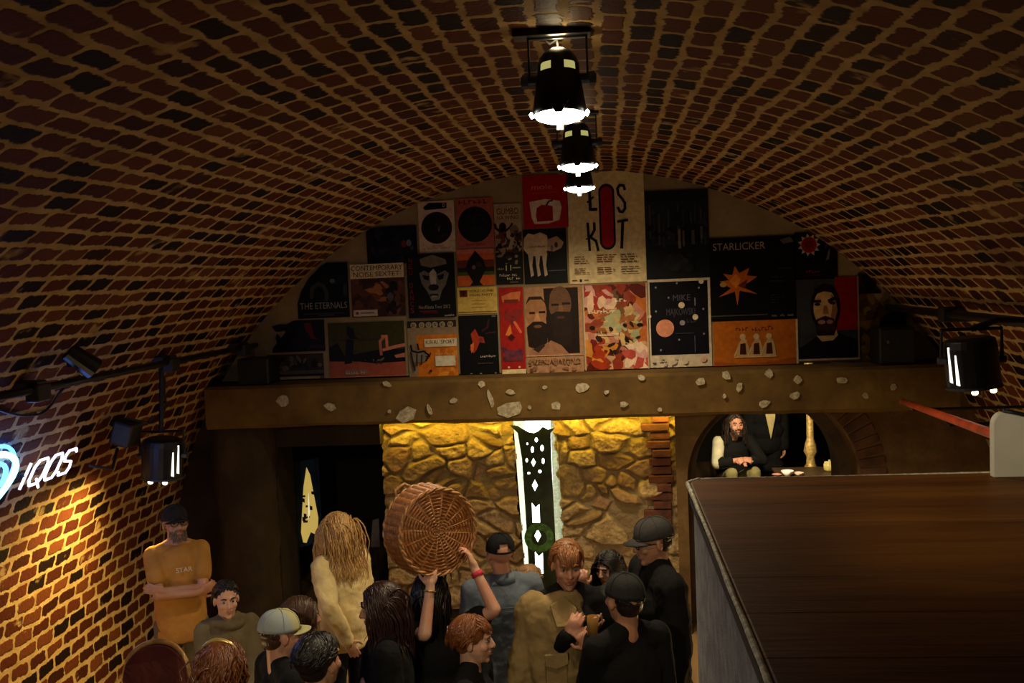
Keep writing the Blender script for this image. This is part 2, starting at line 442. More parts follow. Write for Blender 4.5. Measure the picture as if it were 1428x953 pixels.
# ------------------------------------------------------------------ rubble stone wall with a lit slot
def worley(P, cells, rnd):
    """distance to nearest and second nearest feature point, id of the nearest"""
    pts = np.array(cells); d = np.sqrt(((P[:, None, :] - pts[None]) ** 2).sum(-1))
    idx = np.argsort(d, axis=1)[:, :2]; r = np.arange(len(P))
    return d[r, idx[:, 0]], d[r, idx[:, 1]], idx[:, 0]
sx0, sx1 = xd1 - .02, xs1
slotx = lambda z: (at(717, 600, 9.2).x + (2.0 - z) * .035, at(775.5, 600, 9.2).x + (2.0 - z) * .034)
def stone_mesh(name):
    rs = np.random.RandomState(11)
    nx, nz = 330, 260; z0, z1 = .2, 2.16
    xs = np.linspace(sx0, sx1, nx); zs = np.linspace(z0, z1, nz)
    X, Z = np.meshgrid(xs, zs); P = np.stack([X.ravel(), Z.ravel()], 1)
    S = np.array([1 / .25, 1 / .165])
    cells = []
    for i in range(int((sx1 - sx0) * S[0]) + 3):
        for j in range(int((z1 - z0) * S[1]) + 3):
            cells.append(((i - 1 + rs.uniform(-.15, 1.15)) + sx0 * S[0], (j - 1 + rs.uniform(-.12, 1.12)) + z0 * S[1]))
    w = P.copy()
    for k in range(3):
        fq = 5 * 2 ** k
        w[:, 0] += .055 / 2**k * np.sin(P[:, 1] * fq + 2.1 * np.sin(P[:, 0] * fq * .7 + k)); w[:, 1] += .03 / 2**k * np.sin(P[:, 0] * fq + 1.7 * np.sin(P[:, 1] * fq * .8 + 2*k))
    f1, f2, idx = worley(w * S, cells, rs)
    e = np.clip((f2 - f1) / .26, 0, 1); e = e * e * (3 - 2 * e)
    per = rs.uniform(.35, 1.0, len(cells))[idx]; tone = rs.uniform(0, 1, len(cells))[idx]
    tx = rs.uniform(-.5, .5, len(cells))[idx]; tz = rs.uniform(-.6, .4, len(cells))[idx]
    cp = np.array(cells)[idx]; loc = (w * S - cp)
    h = e * (.075 * per + .035 * (tx * loc[:, 0] + tz * loc[:, 1]))
    for k in range(4):
        fq = 18 * 1.9 ** k; h += .006 / 1.6**k * np.sin(P[:, 0]*fq + 3*np.sin(P[:, 1]*fq*.6)) * np.sin(P[:, 1]*fq*1.1 + 2*np.sin(P[:, 0]*fq*.5))
    # the masonry bulges out where the rubble base begins
    base = np.clip((1.22 + .18 * np.clip((P[:, 0] + .6), 0, 1) - P[:, 1]) / .12, 0, 1); h += .045 * base * np.clip(P[:, 0] * 2 + .6, 0, 1)
    vs = np.stack([P[:, 0], 9.2 - h, P[:, 1]], 1)
    sl = np.array([slotx(z) for z in P[:, 1]])
    jag = lambda ph: .022 + .012*np.sin(P[:, 1]*13 + 2*np.sin(P[:, 1]*7 + ph) + ph) + .008*np.sin(P[:, 1]*47 + ph)
    ins = (P[:, 0] > sl[:, 0] - .022 + jag(0)) & (P[:, 0] < sl[:, 1] + .004 - jag(2)) & (P[:, 1] < 2.04)
    fs = []
    for j in range(nz - 1):
        for i in range(nx - 1):
            q = (j*nx+i, j*nx+i+1, (j+1)*nx+i+1, (j+1)*nx+i)
            if not any(ins[k] for k in q): fs.append(q)
    me = bpy.data.meshes.new(name); me.from_pydata(vs.tolist(), [], fs)
    a1 = me.attributes.new('stone_tone', 'FLOAT', 'POINT'); a1.data.foreach_set('value', tone.astype(np.float32))
    a2 = me.attributes.new('stone_face', 'FLOAT', 'POINT'); a2.data.foreach_set('value', e.astype(np.float32))
    me.polygons.foreach_set('use_smooth', [True] * len(me.polygons))
    t = NT('rubble_stone'); o = t.obj()
    at1 = t.n('Attribute'); at1.attribute_name = 'stone_tone'; at2 = t.n('Attribute'); at2.attribute_name = 'stone_face'
    c = t.ramp(at1.outputs['Fac'], [(0, (.13, .075, .03)), (.2, (.24, .15, .06)), (.5, (.32, .22, .10)), (.8, (.40, .29, .15)), (1, (.17, .07, .035))])
    n1 = t.noise(o, 22, 5).outputs['Fac']
    c = t.mix(t.smooth(n1, .35, .75), c, (.16, .10, .045))
    c = t.mix(t.smooth(at2.outputs['Fac'], .0, .45, 1.0, 0.0), c, (.20, .145, .07))
    me.materials.append(t.bsdf(c, .85, 0, t.bump(t.noise(o, 45, 5).outputs['Fac'], .6, .02), Specular_IOR_Level=.3))
    ob = bpy.data.objects.new(name, me); COL.objects.link(ob)
    return struct(ob)
stone_mesh('wall_stone')
# lower, hidden courses of the same wall, and the slot's niche behind the panel
M_JAMB = mat('chalky_jamb', (.62, .62, .52), .9, var=.25, scale=30, bump=.6, bscale=40)
b = MB()
za, zb = .2, 2.06
(l0, r0), (l1, r1) = slotx(za), slotx(zb)
b.add([(l0, 9.14, za), (l0, 9.62, za), (l1, 9.62, zb), (l1, 9.14, zb)], [(0, 1, 2, 3)])
b.add([(r0, 9.14, za), (r0, 9.62, za), (r1, 9.62, zb), (r1, 9.14, zb)], [(3, 2, 1, 0)])
b.add([(l0, 9.6, za), (r0, 9.6, za), (r1, 9.6, zb), (l1, 9.6, zb)], [(0, 1, 2, 3)])
b.add([(l1, 9.14, 2.04), (r1, 9.14, 2.04), (r1, 9.62, 2.04), (l1, 9.62, 2.04)], [(0, 1, 2, 3)])
struct(b.build('trim_niche', M_JAMB))

# perforated panel in front of the slot
pl = at(722, 604, 9.06); pr = at(772, 602, 9.06); plb = at(741, 812, 9.06)
m_px = 9.06 / F
panel = thing('perforated_panel', 'tall dark green metal panel pierced with dots and diamonds in the stone wall', 'panel', (0.5 * (pl.x + pr.x), 9.06, 0))
def fill_plate(outer, holes, y0, th):
    bm = bmesh.new()
    for loop in [outer] + holes:
        vs = [bm.verts.new((x, y0, z)) for x, z in loop]
        for i in range(len(vs)): bm.edges.new((vs[i], vs[(i+1) % len(vs)]))
    bmesh.ops.triangle_fill(bm, use_beauty=True, edges=bm.edges[:], normal=(0, -1, 0))
    r = bmesh.ops.extrude_face_region(bm, geom=bm.faces[:])
    bmesh.ops.translate(bm, vec=(0, th, 0), verts=[g for g in r['geom'] if isinstance(g, bmesh.types.BMVert)])
    bmesh.ops.recalc_face_normals(bm, faces=bm.faces[:])
    mb = MB(); bm.verts.index_update()
    mb.add([v.co.copy() for v in bm.verts], [tuple(v.index for v in f.verts) for f in bm.faces]); bm.free()
    return mb
def P2(px, py): v = at(px, py, 9.06); return (v.x, v.z)
def dia(px, py, w, h): return [P2(px - w, py), P2(px, py + h), P2(px + w, py), P2(px, py - h)]
def dot(px, py, w, h): return [P2(px + w*cos(2*pi*i/8), py + h*sin(2*pi*i/8)) for i in range(8)]
def bar(px, py0, py1, w): return [P2(px - w, py0), P2(px - w + 1, py1), P2(px + w + 1, py1), P2(px + w, py0 + 2), P2(px, py0 + 7)]
outer = [P2(722, 604), P2(728, 640), P2(732, 700), P2(737, 780), P2(743, 900), P2(754, 1060), P2(792, 1060), P2(783, 900), P2(776, 780), P2(772, 700), P2(769, 640), P2(768, 604), P2(774, 597), P2(764, 599), P2(757, 595), P2(751, 601), P2(745, 604), P2(738, 603), P2(730, 599), P2(722, 594), P2(711, 593)]
holes = [dot(748, 613.5, 2.2, 3.5), dot(735.5, 619, 1.2, 1.8), dot(742.5, 627, 2.2, 4.6), dot(756, 625, 2.4, 4.6), dot(734.5, 642, 1.8, 3.2), dia(744, 645, 3.2, 6), dot(757.5, 643, 2, 4.2), dot(737.5, 660, 2.2, 1.7), dot(753, 657.5, 2.4, 2.4),
         dia(746, 677, 4.0, 8), bar(747, 701, 729, 5.2), dia(750, 747, 4.6, 9), bar(751.5, 769, 800, 5.4), dia(754, 818, 4.4, 8), bar(755, 838, 880, 5.4)]
fill_plate(outer, holes, 9.05, .004).build('pierced_sheet', mat('green_black_metal', (.014, .022, .010), .45, .6, var=.4, scale=10), panel)
b = MB()
c = at(752, 750, 9.06)
ri, ro_ = 11 * m_px, 21 * m_px; vs = []
for i in range(24):
    a = 2*pi*i/24; vs += [(c.x + ri*cos(a), 9.044, c.z + ri*sin(a)), (c.x + ro_*cos(a), 9.044, c.z + ro_*sin(a)), (c.x + ro_*cos(a), 9.05, c.z + ro_*sin(a)), (c.x + ri*cos(a), 9.05, c.z + ri*sin(a))]
b.add(vs, [(i*4+k, i*4+(k+1) % 4, ((i+1) % 24)*4+(k+1) % 4, ((i+1) % 24)*4+k) for i in range(24) for k in range(4)])
M_GREEN = mat('green_foil', (.03, .10, .015), .5, .2, var=.6, scale=30)
ro = b.build('ring', M_GREEN, panel); ro['label'] = 'round green ring about the lower diamond hole'
b = MB(); b.box((panel.location.x - .02, 9.054, .0), (panel.location.x + .12, 9.075, .5)); b.build('foot', MATS['green_black_metal'], panel)
# light tubes standing in the niche
M_TUBE = emit('white_tube', (.88, 1.0, .92), 5.0)
tl = thing('light_tube', 'white fluorescent tube glowing behind the pierced panel', 'lamp', (0.5*(l0 + r0) + .02, 9.45, 0))
b = MB(); b.rbox((tl.location.x - .19, 9.40, .1), (tl.location.x + .05, 9.44, 2.02), .018, axis='z'); b.build('diffuser', M_TUBE, tl)
b = MB(); b.box((tl.location.x - .05, 9.44, 0), (tl.location.x + .05, 9.5, 2.03)); b.build('housing', mat('white_metal', (.6, .6, .58), .4), tl)

# strip of yellow LEDs hidden behind the beam
led = thing('led_strip', 'yellow light strip along the back of the beam above the stone wall', 'lamp', (-.8, 9.03, 2.03))
b = MB(); b.box((-2.35, 9.01, 2.03), (.75, 9.03, 2.05)); b.build('channel', MATS['white_metal'], led)
b = MB(); b.box((-2.33, 9.012, 2.024), (.73, 9.028, 2.031)); b.build('diffuser', emit('led_yellow', (1, .72, .10), 6), led)

# brick and plaster between the stone and the arch, and the arch itself
ar_c = at(1077, 668, 9.0); ar_r = at(1197, 660, 9.0).x - ar_c.x
M_ARCHPL = plaster('ochre_plaster', (.10, .055, .02), (.165, .098, .036), (.24, .155, .065), 4)
b = MB(); n = 32; xR = vault_x(1.0, 1, -.2)
zc = ar_c.z; A_in = [(ar_c.x - ar_r, 0)] + [(ar_c.x - ar_r * cos(pi*i/n), zc + ar_r * 1.0 * sin(pi*i/n)) for i in range(n+1)] + [(ar_c.x + ar_r, 0)]
x_l = xs1 - .05
def outer_of(p):
    x, z = p
    if z <= 0: return (x_l if x < ar_c.x else xR, 0)
    a = math.atan2(z - zc, x - ar_c.x)
    if z <= zc + 1e-6: return (x_l if x < ar_c.x else xR, z)
    # project outwards to the enclosing rectangle
    dx, dz = cos(a), sin(a); tt = []
    tt.append(((xR if dx > 0 else x_l) - ar_c.x) / dx if abs(dx) > 1e-6 else 1e9)
    tt.append((ZB1 - .05 - zc) / dz)
    k_ = min(tt); return (ar_c.x + dx * k_, zc + dz * k_)
A_out = [outer_of(p) for p in A_in]
m_ = len(A_in)
vs = [(x, 9.0, z) for x, z in A_in] + [(x, 9.0, z) for x, z in A_out] + [(x, 9.6, z) for x, z in A_in]
fs = [(i, i+1, m_+i+1, m_+i) for i in range(m_-1)] + [(i, 2*m_+i, 2*m_+i+1, i+1) for i in range(m_-1)]
b.add(vs, fs)
struct(b.build('wall_arch', M_ARCHPL))
# a second, slimmer arch ring set back inside the opening
b = MB(); rin = ar_r - .10
vs = []
ring = [(-1, 0)] + [(-cos(pi*i/n), sin(pi*i/n)) for i in range(n+1)] + [(1, 0)]
for k_, (cx_, sz_) in enumerate(ring):
    zz = 0 if k_ in (0, len(ring)-1) else zc
    vs += [(ar_c.x + cx_*ar_r*1.01, 9.3, zz + sz_*ar_r*1.01), (ar_c.x + cx_*rin, 9.3, zz + sz_*rin), (ar_c.x + cx_*rin, 9.62, zz + sz_*rin)]
fs = []
for i in range(len(ring)-1): fs += [(i*3, i*3+3, i*3+4, i*3+1), (i*3+1, i*3+4, i*3+5, i*3+2)]
b.add(vs, fs); struct(b.build('trim_arch', mat('dark_arch', (.06, .035, .016), .85, var=.3, scale=6, bump=.4)))
# brick quoins at the arch
M_QB = mat('quoin_brick', (.085, .020, .008), .8, var=.4, scale=9, bump=.5)
b = MB(); rr = random.Random(9); z = .9; k = 0
while z < 1.98:
    w0 = (.13 if k % 2 else .2) + rr.uniform(-.03, .04)
    x1_ = at(934, 650, 9.0).x + rr.uniform(-.01, .02)
    b.box((x1_ - w0, 9.105 + rr.uniform(-.02, .012), z), (x1_ + .02, 9.2, z + .068)); z += .08; k += 1
o = struct(b.build('trim_quoins', M_QB, bevel=.008))
# arch bricks (voussoirs) above the opening, mostly behind the beam
b = MB()
for i in range(30):
    a = pi * (i + .5) / 30; ca, sa = -cos(a), sin(a)
    if ca < .2: continue
    rot = Matrix.Rotation(-(math.atan2(ca, sa)), 3, 'Y').transposed()
    c_ = Vector((ar_c.x + ca*(ar_r + .13), 9.0, zc + sa*(ar_r + .13)))
    rot = Matrix.Rotation(math.atan2(ca, sa), 3, 'Y')
    b.box((c_.x - .035, 8.985, c_.z - .115), (c_.x + .035, 9.1, c_.z + .115), rot=rot)
struct(b.build('trim_voussoirs', mat('arch_brick', (.085, .035, .016), .85, var=.5, scale=5, bump=.5), bevel=.006))
# ------------------------------------------------------------------ rooms behind the end wall
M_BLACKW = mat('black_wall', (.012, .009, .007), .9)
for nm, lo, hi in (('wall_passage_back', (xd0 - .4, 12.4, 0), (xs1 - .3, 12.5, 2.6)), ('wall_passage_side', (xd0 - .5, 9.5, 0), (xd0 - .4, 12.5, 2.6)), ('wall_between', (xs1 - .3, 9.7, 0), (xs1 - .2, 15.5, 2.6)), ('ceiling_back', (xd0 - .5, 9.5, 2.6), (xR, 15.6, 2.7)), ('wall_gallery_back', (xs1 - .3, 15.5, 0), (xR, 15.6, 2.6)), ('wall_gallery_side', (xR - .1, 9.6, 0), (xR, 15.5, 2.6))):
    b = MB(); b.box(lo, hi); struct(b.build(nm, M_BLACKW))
b = MB(); b.box((xd0 - .5, 10.2, -.1), (xs1 - .2, 12.5, 0)); struct(b.build('floor_passage', M_FLOOR))
b = MB(); b.box((xs1 - .2, 10.2, -.1), (xR - .1, 15.5, .35)); struct(b.build('floor_gallery', M_FLOOR))

# ------------------------------------------------------------------ posters
PC = {}
SMUDGED = {'TRIO KONCERT', 'GALERIA', 'ASZELKI', 'GRUPA MH', 'BALLISTER', 'SHEEPYARD', 'NERVE', 'ORKIESTRA', 'w krainie czarow', 'ALTAR GRUPA', 'maja', 'QUINTET', 'jazz', 'ars', 'CORNER ART', 'bar ZK', 'Ovenstadt', 'trio', 'SOLO', 'presents', 'HERZOG', '***'}
def ink(c):
    c = tuple(c)
    if c not in PC:
        base = rgb(*c); key = 'print_%02x%02x%02x' % c
        PC[key] = mat(key, tuple(v ** 1.08 * .88 for v in base), .5, var=.14, scale=25, Specular_IOR_Level=.12); PC[c] = PC[key]
    return PC[c]
def poster(name, label, box, paper, items, cut=None, Y=8.992, cat='poster', group='concert posters covering the wall above the beam', extra=None):
    """a sheet pasted on the gable; the print is laid out in fractions of the sheet, y downwards"""
    x0, y0, x1, y1 = box; x0 += .5; y0 += .5; x1 -= .5; y1 -= .5
    c = at((x0 + x1) / 2, (y0 + y1) / 2, Y); W = (x1 - x0) * Y / F; H = (y1 - y0) * Y / F
    mats = [ink(paper)]; idx = {paper: 0}
    def mi(col):
        if col not in idx: idx[col] = len(mats); mats.append(ink(col))
        return idx[col]
    b = MB()
    def w(p, d): return (c.x + (p[0] - .5) * W, Y - d, c.z + (.5 - p[1]) * H)
    out = cut or [(0, 0), (1, 0), (1, 1), (0, 1)]
    b.prism([w(p, .003) for p in out], [w(p, -.003) for p in out], 0)
    b.cur = 0; d = .003; asp = W / H
    for it in items:
        k = it[0]; d += .0007
        if k == 'r': _, a0, b0, a1, b1, col = it; pts = [(a0, b0), (a1, b0), (a1, b1), (a0, b1)]; b.add([w(p, d) for p in pts], [(0, 1, 2, 3)], mi(col))
        elif k == 'e':
            _, cx_, cy_, rx, ry, col = it; pts = [(cx_ + rx*cos(2*pi*i/24), cy_ + ry*sin(2*pi*i/24)) for i in range(24)]
            b.add([w(p, d) for p in pts], [tuple(range(24))], mi(col))
        elif k == 'p': b.add([w(p, d) for p in it[1]], [tuple(range(len(it[1])))], mi(it[2]))
        elif k == 'l':
            _, pts, wd, col = it
            for i in range(len(pts) - 1):
                (ax, ay), (bx, by) = pts[i], pts[i+1]; ux, uy = (bx - ax) * asp, by - ay; L = math.hypot(ux, uy) or 1
                nx, ny = -uy / L * wd / 2 / asp, ux / L * wd / 2
                ex, ey = ux / L * wd * .3 / asp, uy / L * wd * .3
                b.add([w(p, d) for p in ((ax+nx-ex, ay+ny-ey), (bx+nx+ex, by+ny+ey), (bx-nx+ex, by-ny+ey), (ax-nx-ex, ay-ny-ey))], [(0, 1, 2, 3)], mi(col))
                d += .00002
        elif k == 't':
            _, txt, tx, ty, tw, th, col = it            # left, baseline, width, cap height
            if txt in SMUDGED:                          # too small to read in the photo: letter-sized marks only
                g = random.Random(len(txt)); pw_ = tw / len(txt)
                for q, ch in enumerate(txt):
                    if ch == ' ': continue
                    x_ = tx + q * pw_; h_ = th * g.uniform(.55, 1); e_ = pw_ * g.uniform(.6, .85); c2 = pw_ * .22
                    b.add([w(p_, d) for p_ in ((x_, ty - h_), (x_ + c2, ty - h_), (x_ + c2, ty), (x_, ty))], [(0, 1, 2, 3)], mi(col))
                    yb = ty - h_ * g.choice((.25, .55, .95)); b.add([w(p_, d + .0001) for p_ in ((x_, yb), (x_ + e_, yb), (x_ + e_, yb + th*.2), (x_, yb + th*.2))], [(0, 1, 2, 3)], mi(col))
                continue
            tv, tf, tl_ = text_mesh(txt)
            b.add([w((tx + x / tl_ * tw, ty - y * th), d) for x, y in tv], tf, mi(col))
        elif k == 'v':                                  # letters stacked one below another
            _, txt, tx, ty, tw, th, pitch, col = it
            for q, ch in enumerate(txt):
                if ch == ' ': continue
                tv, tf, tl_ = text_mesh(ch)
                b.add([w((tx + x / tl_ * tw, ty + q * pitch - y * th), d) for x, y in tv], tf, mi(col))
        elif k == 's':                                  # scattered blotches
            _, n_, seed, (a0, b0, a1, b1), (s0, s1), cols = it; g = random.Random(seed)
            for q in range(n_):
                cx_, cy_ = g.uniform(a0, a1), g.uniform(b0, b1); sr = g.uniform(s0, s1); kk = g.randint(6, 9); st = g.uniform(.6, 1.7); an = g.uniform(0, pi)
                pts = []
                for i in range(kk):
                    a = 2*pi*i/kk; q_ = g.uniform(.65, 1.1); x, y = cos(a)*sr*st*q_, sin(a)*sr/st*q_
                    px_, py_ = cx_ + (x*cos(an) - y*sin(an)), cy_ + (x*sin(an) + y*cos(an)) * asp
                    pts.append((min(.995, max(.005, px_)), min(.995, max(.005, py_))))
                b.add([w(p, d) for p in pts], [tuple(range(kk))], mi(g.choice(cols))); d += .00004
    o = b.build(name, mats)
    return tag(o, label, cat, group)
def star(cx_, cy_, r0, r1, n_, asp=1.0, ph=0.0):
    return [(cx_ + (r1 if i % 2 else r0)*cos(pi*i/n_ + ph), cy_ + (r1 if i % 2 else r0)*sin(pi*i/n_ + ph)*asp) for i in range(2*n_)]
def lines(x0, y0, x1, n_, pitch, h, col, seed=1):
    g = random.Random(seed); o = []
    for i in range(n_):
        x = x0; e = x0 + (x1 - x0) * g.uniform(.6, 1)
        while x < e - .01:
            x2 = min(e, x + g.uniform(.03, .1)); o.append(('r', x, y0 + i*pitch, x2, y0 + i*pitch + h, col)); x = x2 + .015
    return o
K = (14, 13, 15); NAVY = (16, 18, 34); CREAM = (214, 198, 160); DRED = (150, 22, 18)

poster('concert_poster', 'dark navy poster with faint blotches at upper left edge of the display', (510, 315, 583, 369), (22, 24, 40),
       [('s', 26, 3, (.05, .1, .95, .95), (.03, .10), [(30, 34, 54), (18, 20, 32), (40, 40, 58)]), ('e', .74, .48, .05, .1, (120, 40, 50)), ('e', .84, .46, .05, .09, (110, 110, 120)), ('e', .9, .6, .03, .05, (70, 72, 88)), ('e', .12, .62, .05, .12, (60, 26, 34)), ('p', [(0, .95), (.1, .7), (.2, .9), (.3, .75), (.45, .95), (.45, 1), (0, 1)], (10, 10, 14))],
       cut=[(0, .12), (.1, .03), (.3, 0), (1, 0), (1, 1), (0, 1)])
poster('concert_poster', 'black poster with pale title THE ETERNALS and its corner cut by the vault', (412, 366, 488, 445), (12, 14, 16),
       [('s', 20, 8, (.3, .15, .95, .6), (.05, .14), [(20, 24, 26), (26, 34, 34), (10, 12, 14)]), ('l', [(.28, .62), (.3, .45), (.42, .37), (.52, .42), (.58, .55), (.56, .66)], .07, (58, 66, 66)), ('e', .7, .33, .05, .04, (96, 104, 106)), ('e', .94, .5, .04, .12, (54, 60, 66)),
        ('t', 'THE ETERNALS', .05, .83, .91, .115, (150, 146, 138)), ('r', .1, .91, .9, .925, (70, 68, 66)), ('r', .4, .94, .7, .955, (90, 86, 82))], cut=[(.0, .72), (.08, .5), (.25, .26), (.48, .06), (.6, 0), (1, 0), (1, 1), (0, 1)])
poster('concert_poster', 'brown poster with cream title band CONTEMPORARY NOISE SEXTET', (488, 367, 566, 443), (84, 52, 40),
       [('s', 40, 5, (.02, .28, .98, .98), (.05, .16), [(96, 60, 44), (70, 42, 34), (112, 70, 50), (60, 36, 30)]), ('s', 12, 15, (.35, .4, .65, .7), (.03, .09), [(150, 96, 60), (168, 110, 66)]), ('s', 14, 25, (.66, .35, .9, .9), (.04, .1), [(34, 24, 28), (48, 32, 34)]), ('e', .73, .63, .06, .08, (96, 90, 100)),
        ('r', 0, 0, 1, .27, CREAM), ('t', 'CONTEMPORARY', .02, .12, .96, .09, (30, 24, 22)), ('t', 'NOISE SEXTET', .06, .235, .86, .085, (30, 24, 22)), ('r', .03, .86, .48, .98, (196, 184, 168)), ('e', .1, .92, .03, .03, (150, 60, 50)), ('r', .16, .91, .42, .93, (90, 80, 76))])
poster('concert_poster', 'tall black poster of a lit face with stacked red letters down its left edge', (567, 353, 636, 444), (12, 11, 12),
       [('p', [(.28, .08), (.55, .02), (.82, .10), (.84, .17), (.5, .22), (.3, .18)], (120, 108, 98)), ('p', [(.26, .3), (.36, .26), (.52, .33), (.56, .25), (.62, .33), (.8, .27), (.88, .32), (.8, .5), (.72, .58), (.66, .72), (.5, .74), (.42, .6), (.3, .46)], (112, 106, 102)),
        ('p', [(.47, .30), (.56, .24), (.62, .30), (.6, .52), (.5, .52)], (176, 164, 150)), ('p', [(.32, .33), (.47, .35), (.45, .42), (.36, .4)], (20, 18, 20)), ('p', [(.63, .35), (.78, .32), (.76, .4), (.66, .42)], (20, 18, 20)), ('e', .55, .53, .11, .05, (24, 20, 22)), ('r', .46, .63, .64, .67, (42, 34, 34)), ('r', .5, .66, .62, .68, (150, 140, 130)),
        ('v', 'NEU DANCS', .05, .13, .07, .075, .098, (140, 40, 38)), ('t', 'NeoKlasta Tour 2012', .22, .86, .66, .055, (150, 140, 130)), ('r', .24, .89, .6, .905, (110, 34, 30)), ('r', .3, .92, .62, .93, (110, 34, 30)), ('t', 'presents', .76, .985, .2, .035, (190, 186, 180))], Y=8.972)
poster('concert_poster', 'white poster with large dark disc under a black title tab', (583, 280, 635, 353), (206, 184, 164),
       [('p', [(.14, .12), (.3, .03), (.8, .04), (.8, .15), (.2, .17)], (26, 20, 22)), ('t', 'D', .69, .12, .07, .07, (200, 190, 180)), ('e', .5, .52, .43, .31, (46, 16, 18)), ('e', .48, .5, .34, .25, (26, 14, 18)), ('s', 18, 4, (.3, .38, .7, .7), (.03, .09), [(36, 22, 26), (20, 14, 18), (60, 40, 44)]), ('e', .56, .55, .03, .05, (90, 84, 90)),
        ('t', 'ORKIESTRA', .36, .885, .34, .035, (130, 60, 40)), ('t', 'w krainie czarow', .12, .93, .74, .035, (90, 40, 30))])
poster('concert_poster', 'pink poster with big black disc and dark red title', (636, 276, 689, 346), (168, 92, 82),
       [('t', 'HERZOG', .08, .12, .8, .1, (96, 20, 26)), ('e', .5, .53, .46, .36, (22, 20, 24)), ('s', 30, 12, (.25, .35, .8, .7), (.02, .08), [(30, 34, 34), (40, 46, 44), (18, 18, 22), (50, 40, 48)]), ('t', 'ALTAR GRUPA', .26, .955, .5, .05, (90, 24, 28))])
poster('concert_poster', 'orange striped poster with a black diamond hanging in its middle', (637, 347, 690, 399), (196, 96, 48),
       [('r', 0, 0, 1, .12, (200, 110, 96)), ('r', 0, .3, 1, .5, (110, 46, 26)), ('r', 0, .5, 1, .62, (40, 28, 16)), ('r', 0, .62, 1, .72, (78, 84, 34)), ('r', 0, .72, 1, 1, (206, 104, 40)), ('p', [(.5, .04), (.72, .3), (.78, .55), (.55, .98), (.45, .98), (.22, .55), (.3, .3)], (18, 14, 18)), ('p', [(.5, .8), (.68, 1), (.32, 1)], (14, 12, 16)), ('e', .45, .5, .05, .06, (130, 90, 90)), ('e', .58, .42, .08, .07, (46, 36, 44))])
poster('concert_poster', 'grey illustrated poster titled GUMBO with crowded dark figures', (690, 284, 729, 397), (176, 152, 128),
       [('t', 'GUMBO', .1, .13, .8, .075, (24, 18, 16)), ('t', 'NA WINO', .1, .195, .8, .045, (40, 28, 24)), ('e', .3, .28, .13, .05, K), ('r', .17, .28, .43, .42, K), ('l', [(.17, .33), (.05, .3), (.02, .25)], .03, K), ('l', [(.43, .33), (.55, .3), (.66, .25)], .025, K), ('e', .72, .33, .17, .06, (120, 104, 84)),
        ('s', 46, 21, (.02, .36, .98, .62), (.04, .14), [(30, 22, 20), (60, 40, 30), (150, 128, 104), (90, 66, 50), (110, 40, 32)]), ('r', 0, .6, 1, 1, (28, 22, 20)), ('s', 22, 31, (.05, .52, .95, .74), (.04, .12), [(140, 124, 100), (60, 48, 40), (24, 20, 18)]), ('t', '11', .36, .83, .2, .07, (220, 206, 150)), ('t', 'maja', .06, .815, .24, .03, (190, 178, 140)), ('r', .6, .79, .9, .805, (150, 140, 110)),
        ('t', 'CORNER ART', .12, .9, .66, .035, (214, 200, 160)), ('t', 'bar ZK', .4, .945, .5, .035, (214, 200, 160)), ('r', .5, .97, .8, .98, (120, 110, 90))])
poster('concert_poster', 'bright red poster with white screen shape and a red apple silhouette', (729, 244, 792, 318), (168, 14, 16),
       [('t', 'mole', .2, .27, .46, .1, (214, 120, 110)), ('r', .2, .33, .74, .345, (190, 60, 54)), ('p', [(.14, .5), (.5, .455), (.82, .5), (.86, .62), (.8, .86), (.55, .92), (.24, .92), (.18, .8)], (220, 200, 180)), ('p', [(.3, .62), (.42, .56), (.58, .58), (.66, .6), (.66, .87), (.3, .88), (.28, .75)], (150, 16, 18)), ('l', [(.52, .57), (.58, .5), (.66, .49)], .03, (30, 20, 18))])
poster('concert_poster', 'black poster with a woolly pale shape on three dripping legs', (730, 319, 791, 396), (12, 12, 13),
       [('p', [(.02, .16), (.12, .07), (.25, .1), (.4, .06), (.55, .12), (.6, .3), (.5, .48), (.3, .5), (.1, .46), (.0, .36)], (202, 176, 146)), ('p', [(.56, .2), (.78, .14), (.94, .26), (.88, .36), (.7, .42), (.55, .4)], (168, 138, 116)), ('e', .76, .3, .04, .05, (60, 44, 38)), ('e', .66, .36, .03, .06, (110, 86, 72)), ('t', 'SHEEPYARD', .14, .335, .38, .045, (40, 30, 28))] +
       [('p', [(x, .44), (x + .13, .44), (x + .09, .66), (x + .12, .84), (x + .05, .87), (x + .03, .7)], (186, 166, 142)) for x in (.1, .26, .42)] + [('r', .56, .76, .96, .775, (96, 92, 88)), ('r', .8, .03, .96, .045, (60, 60, 58))])
T = (26, 18, 18)
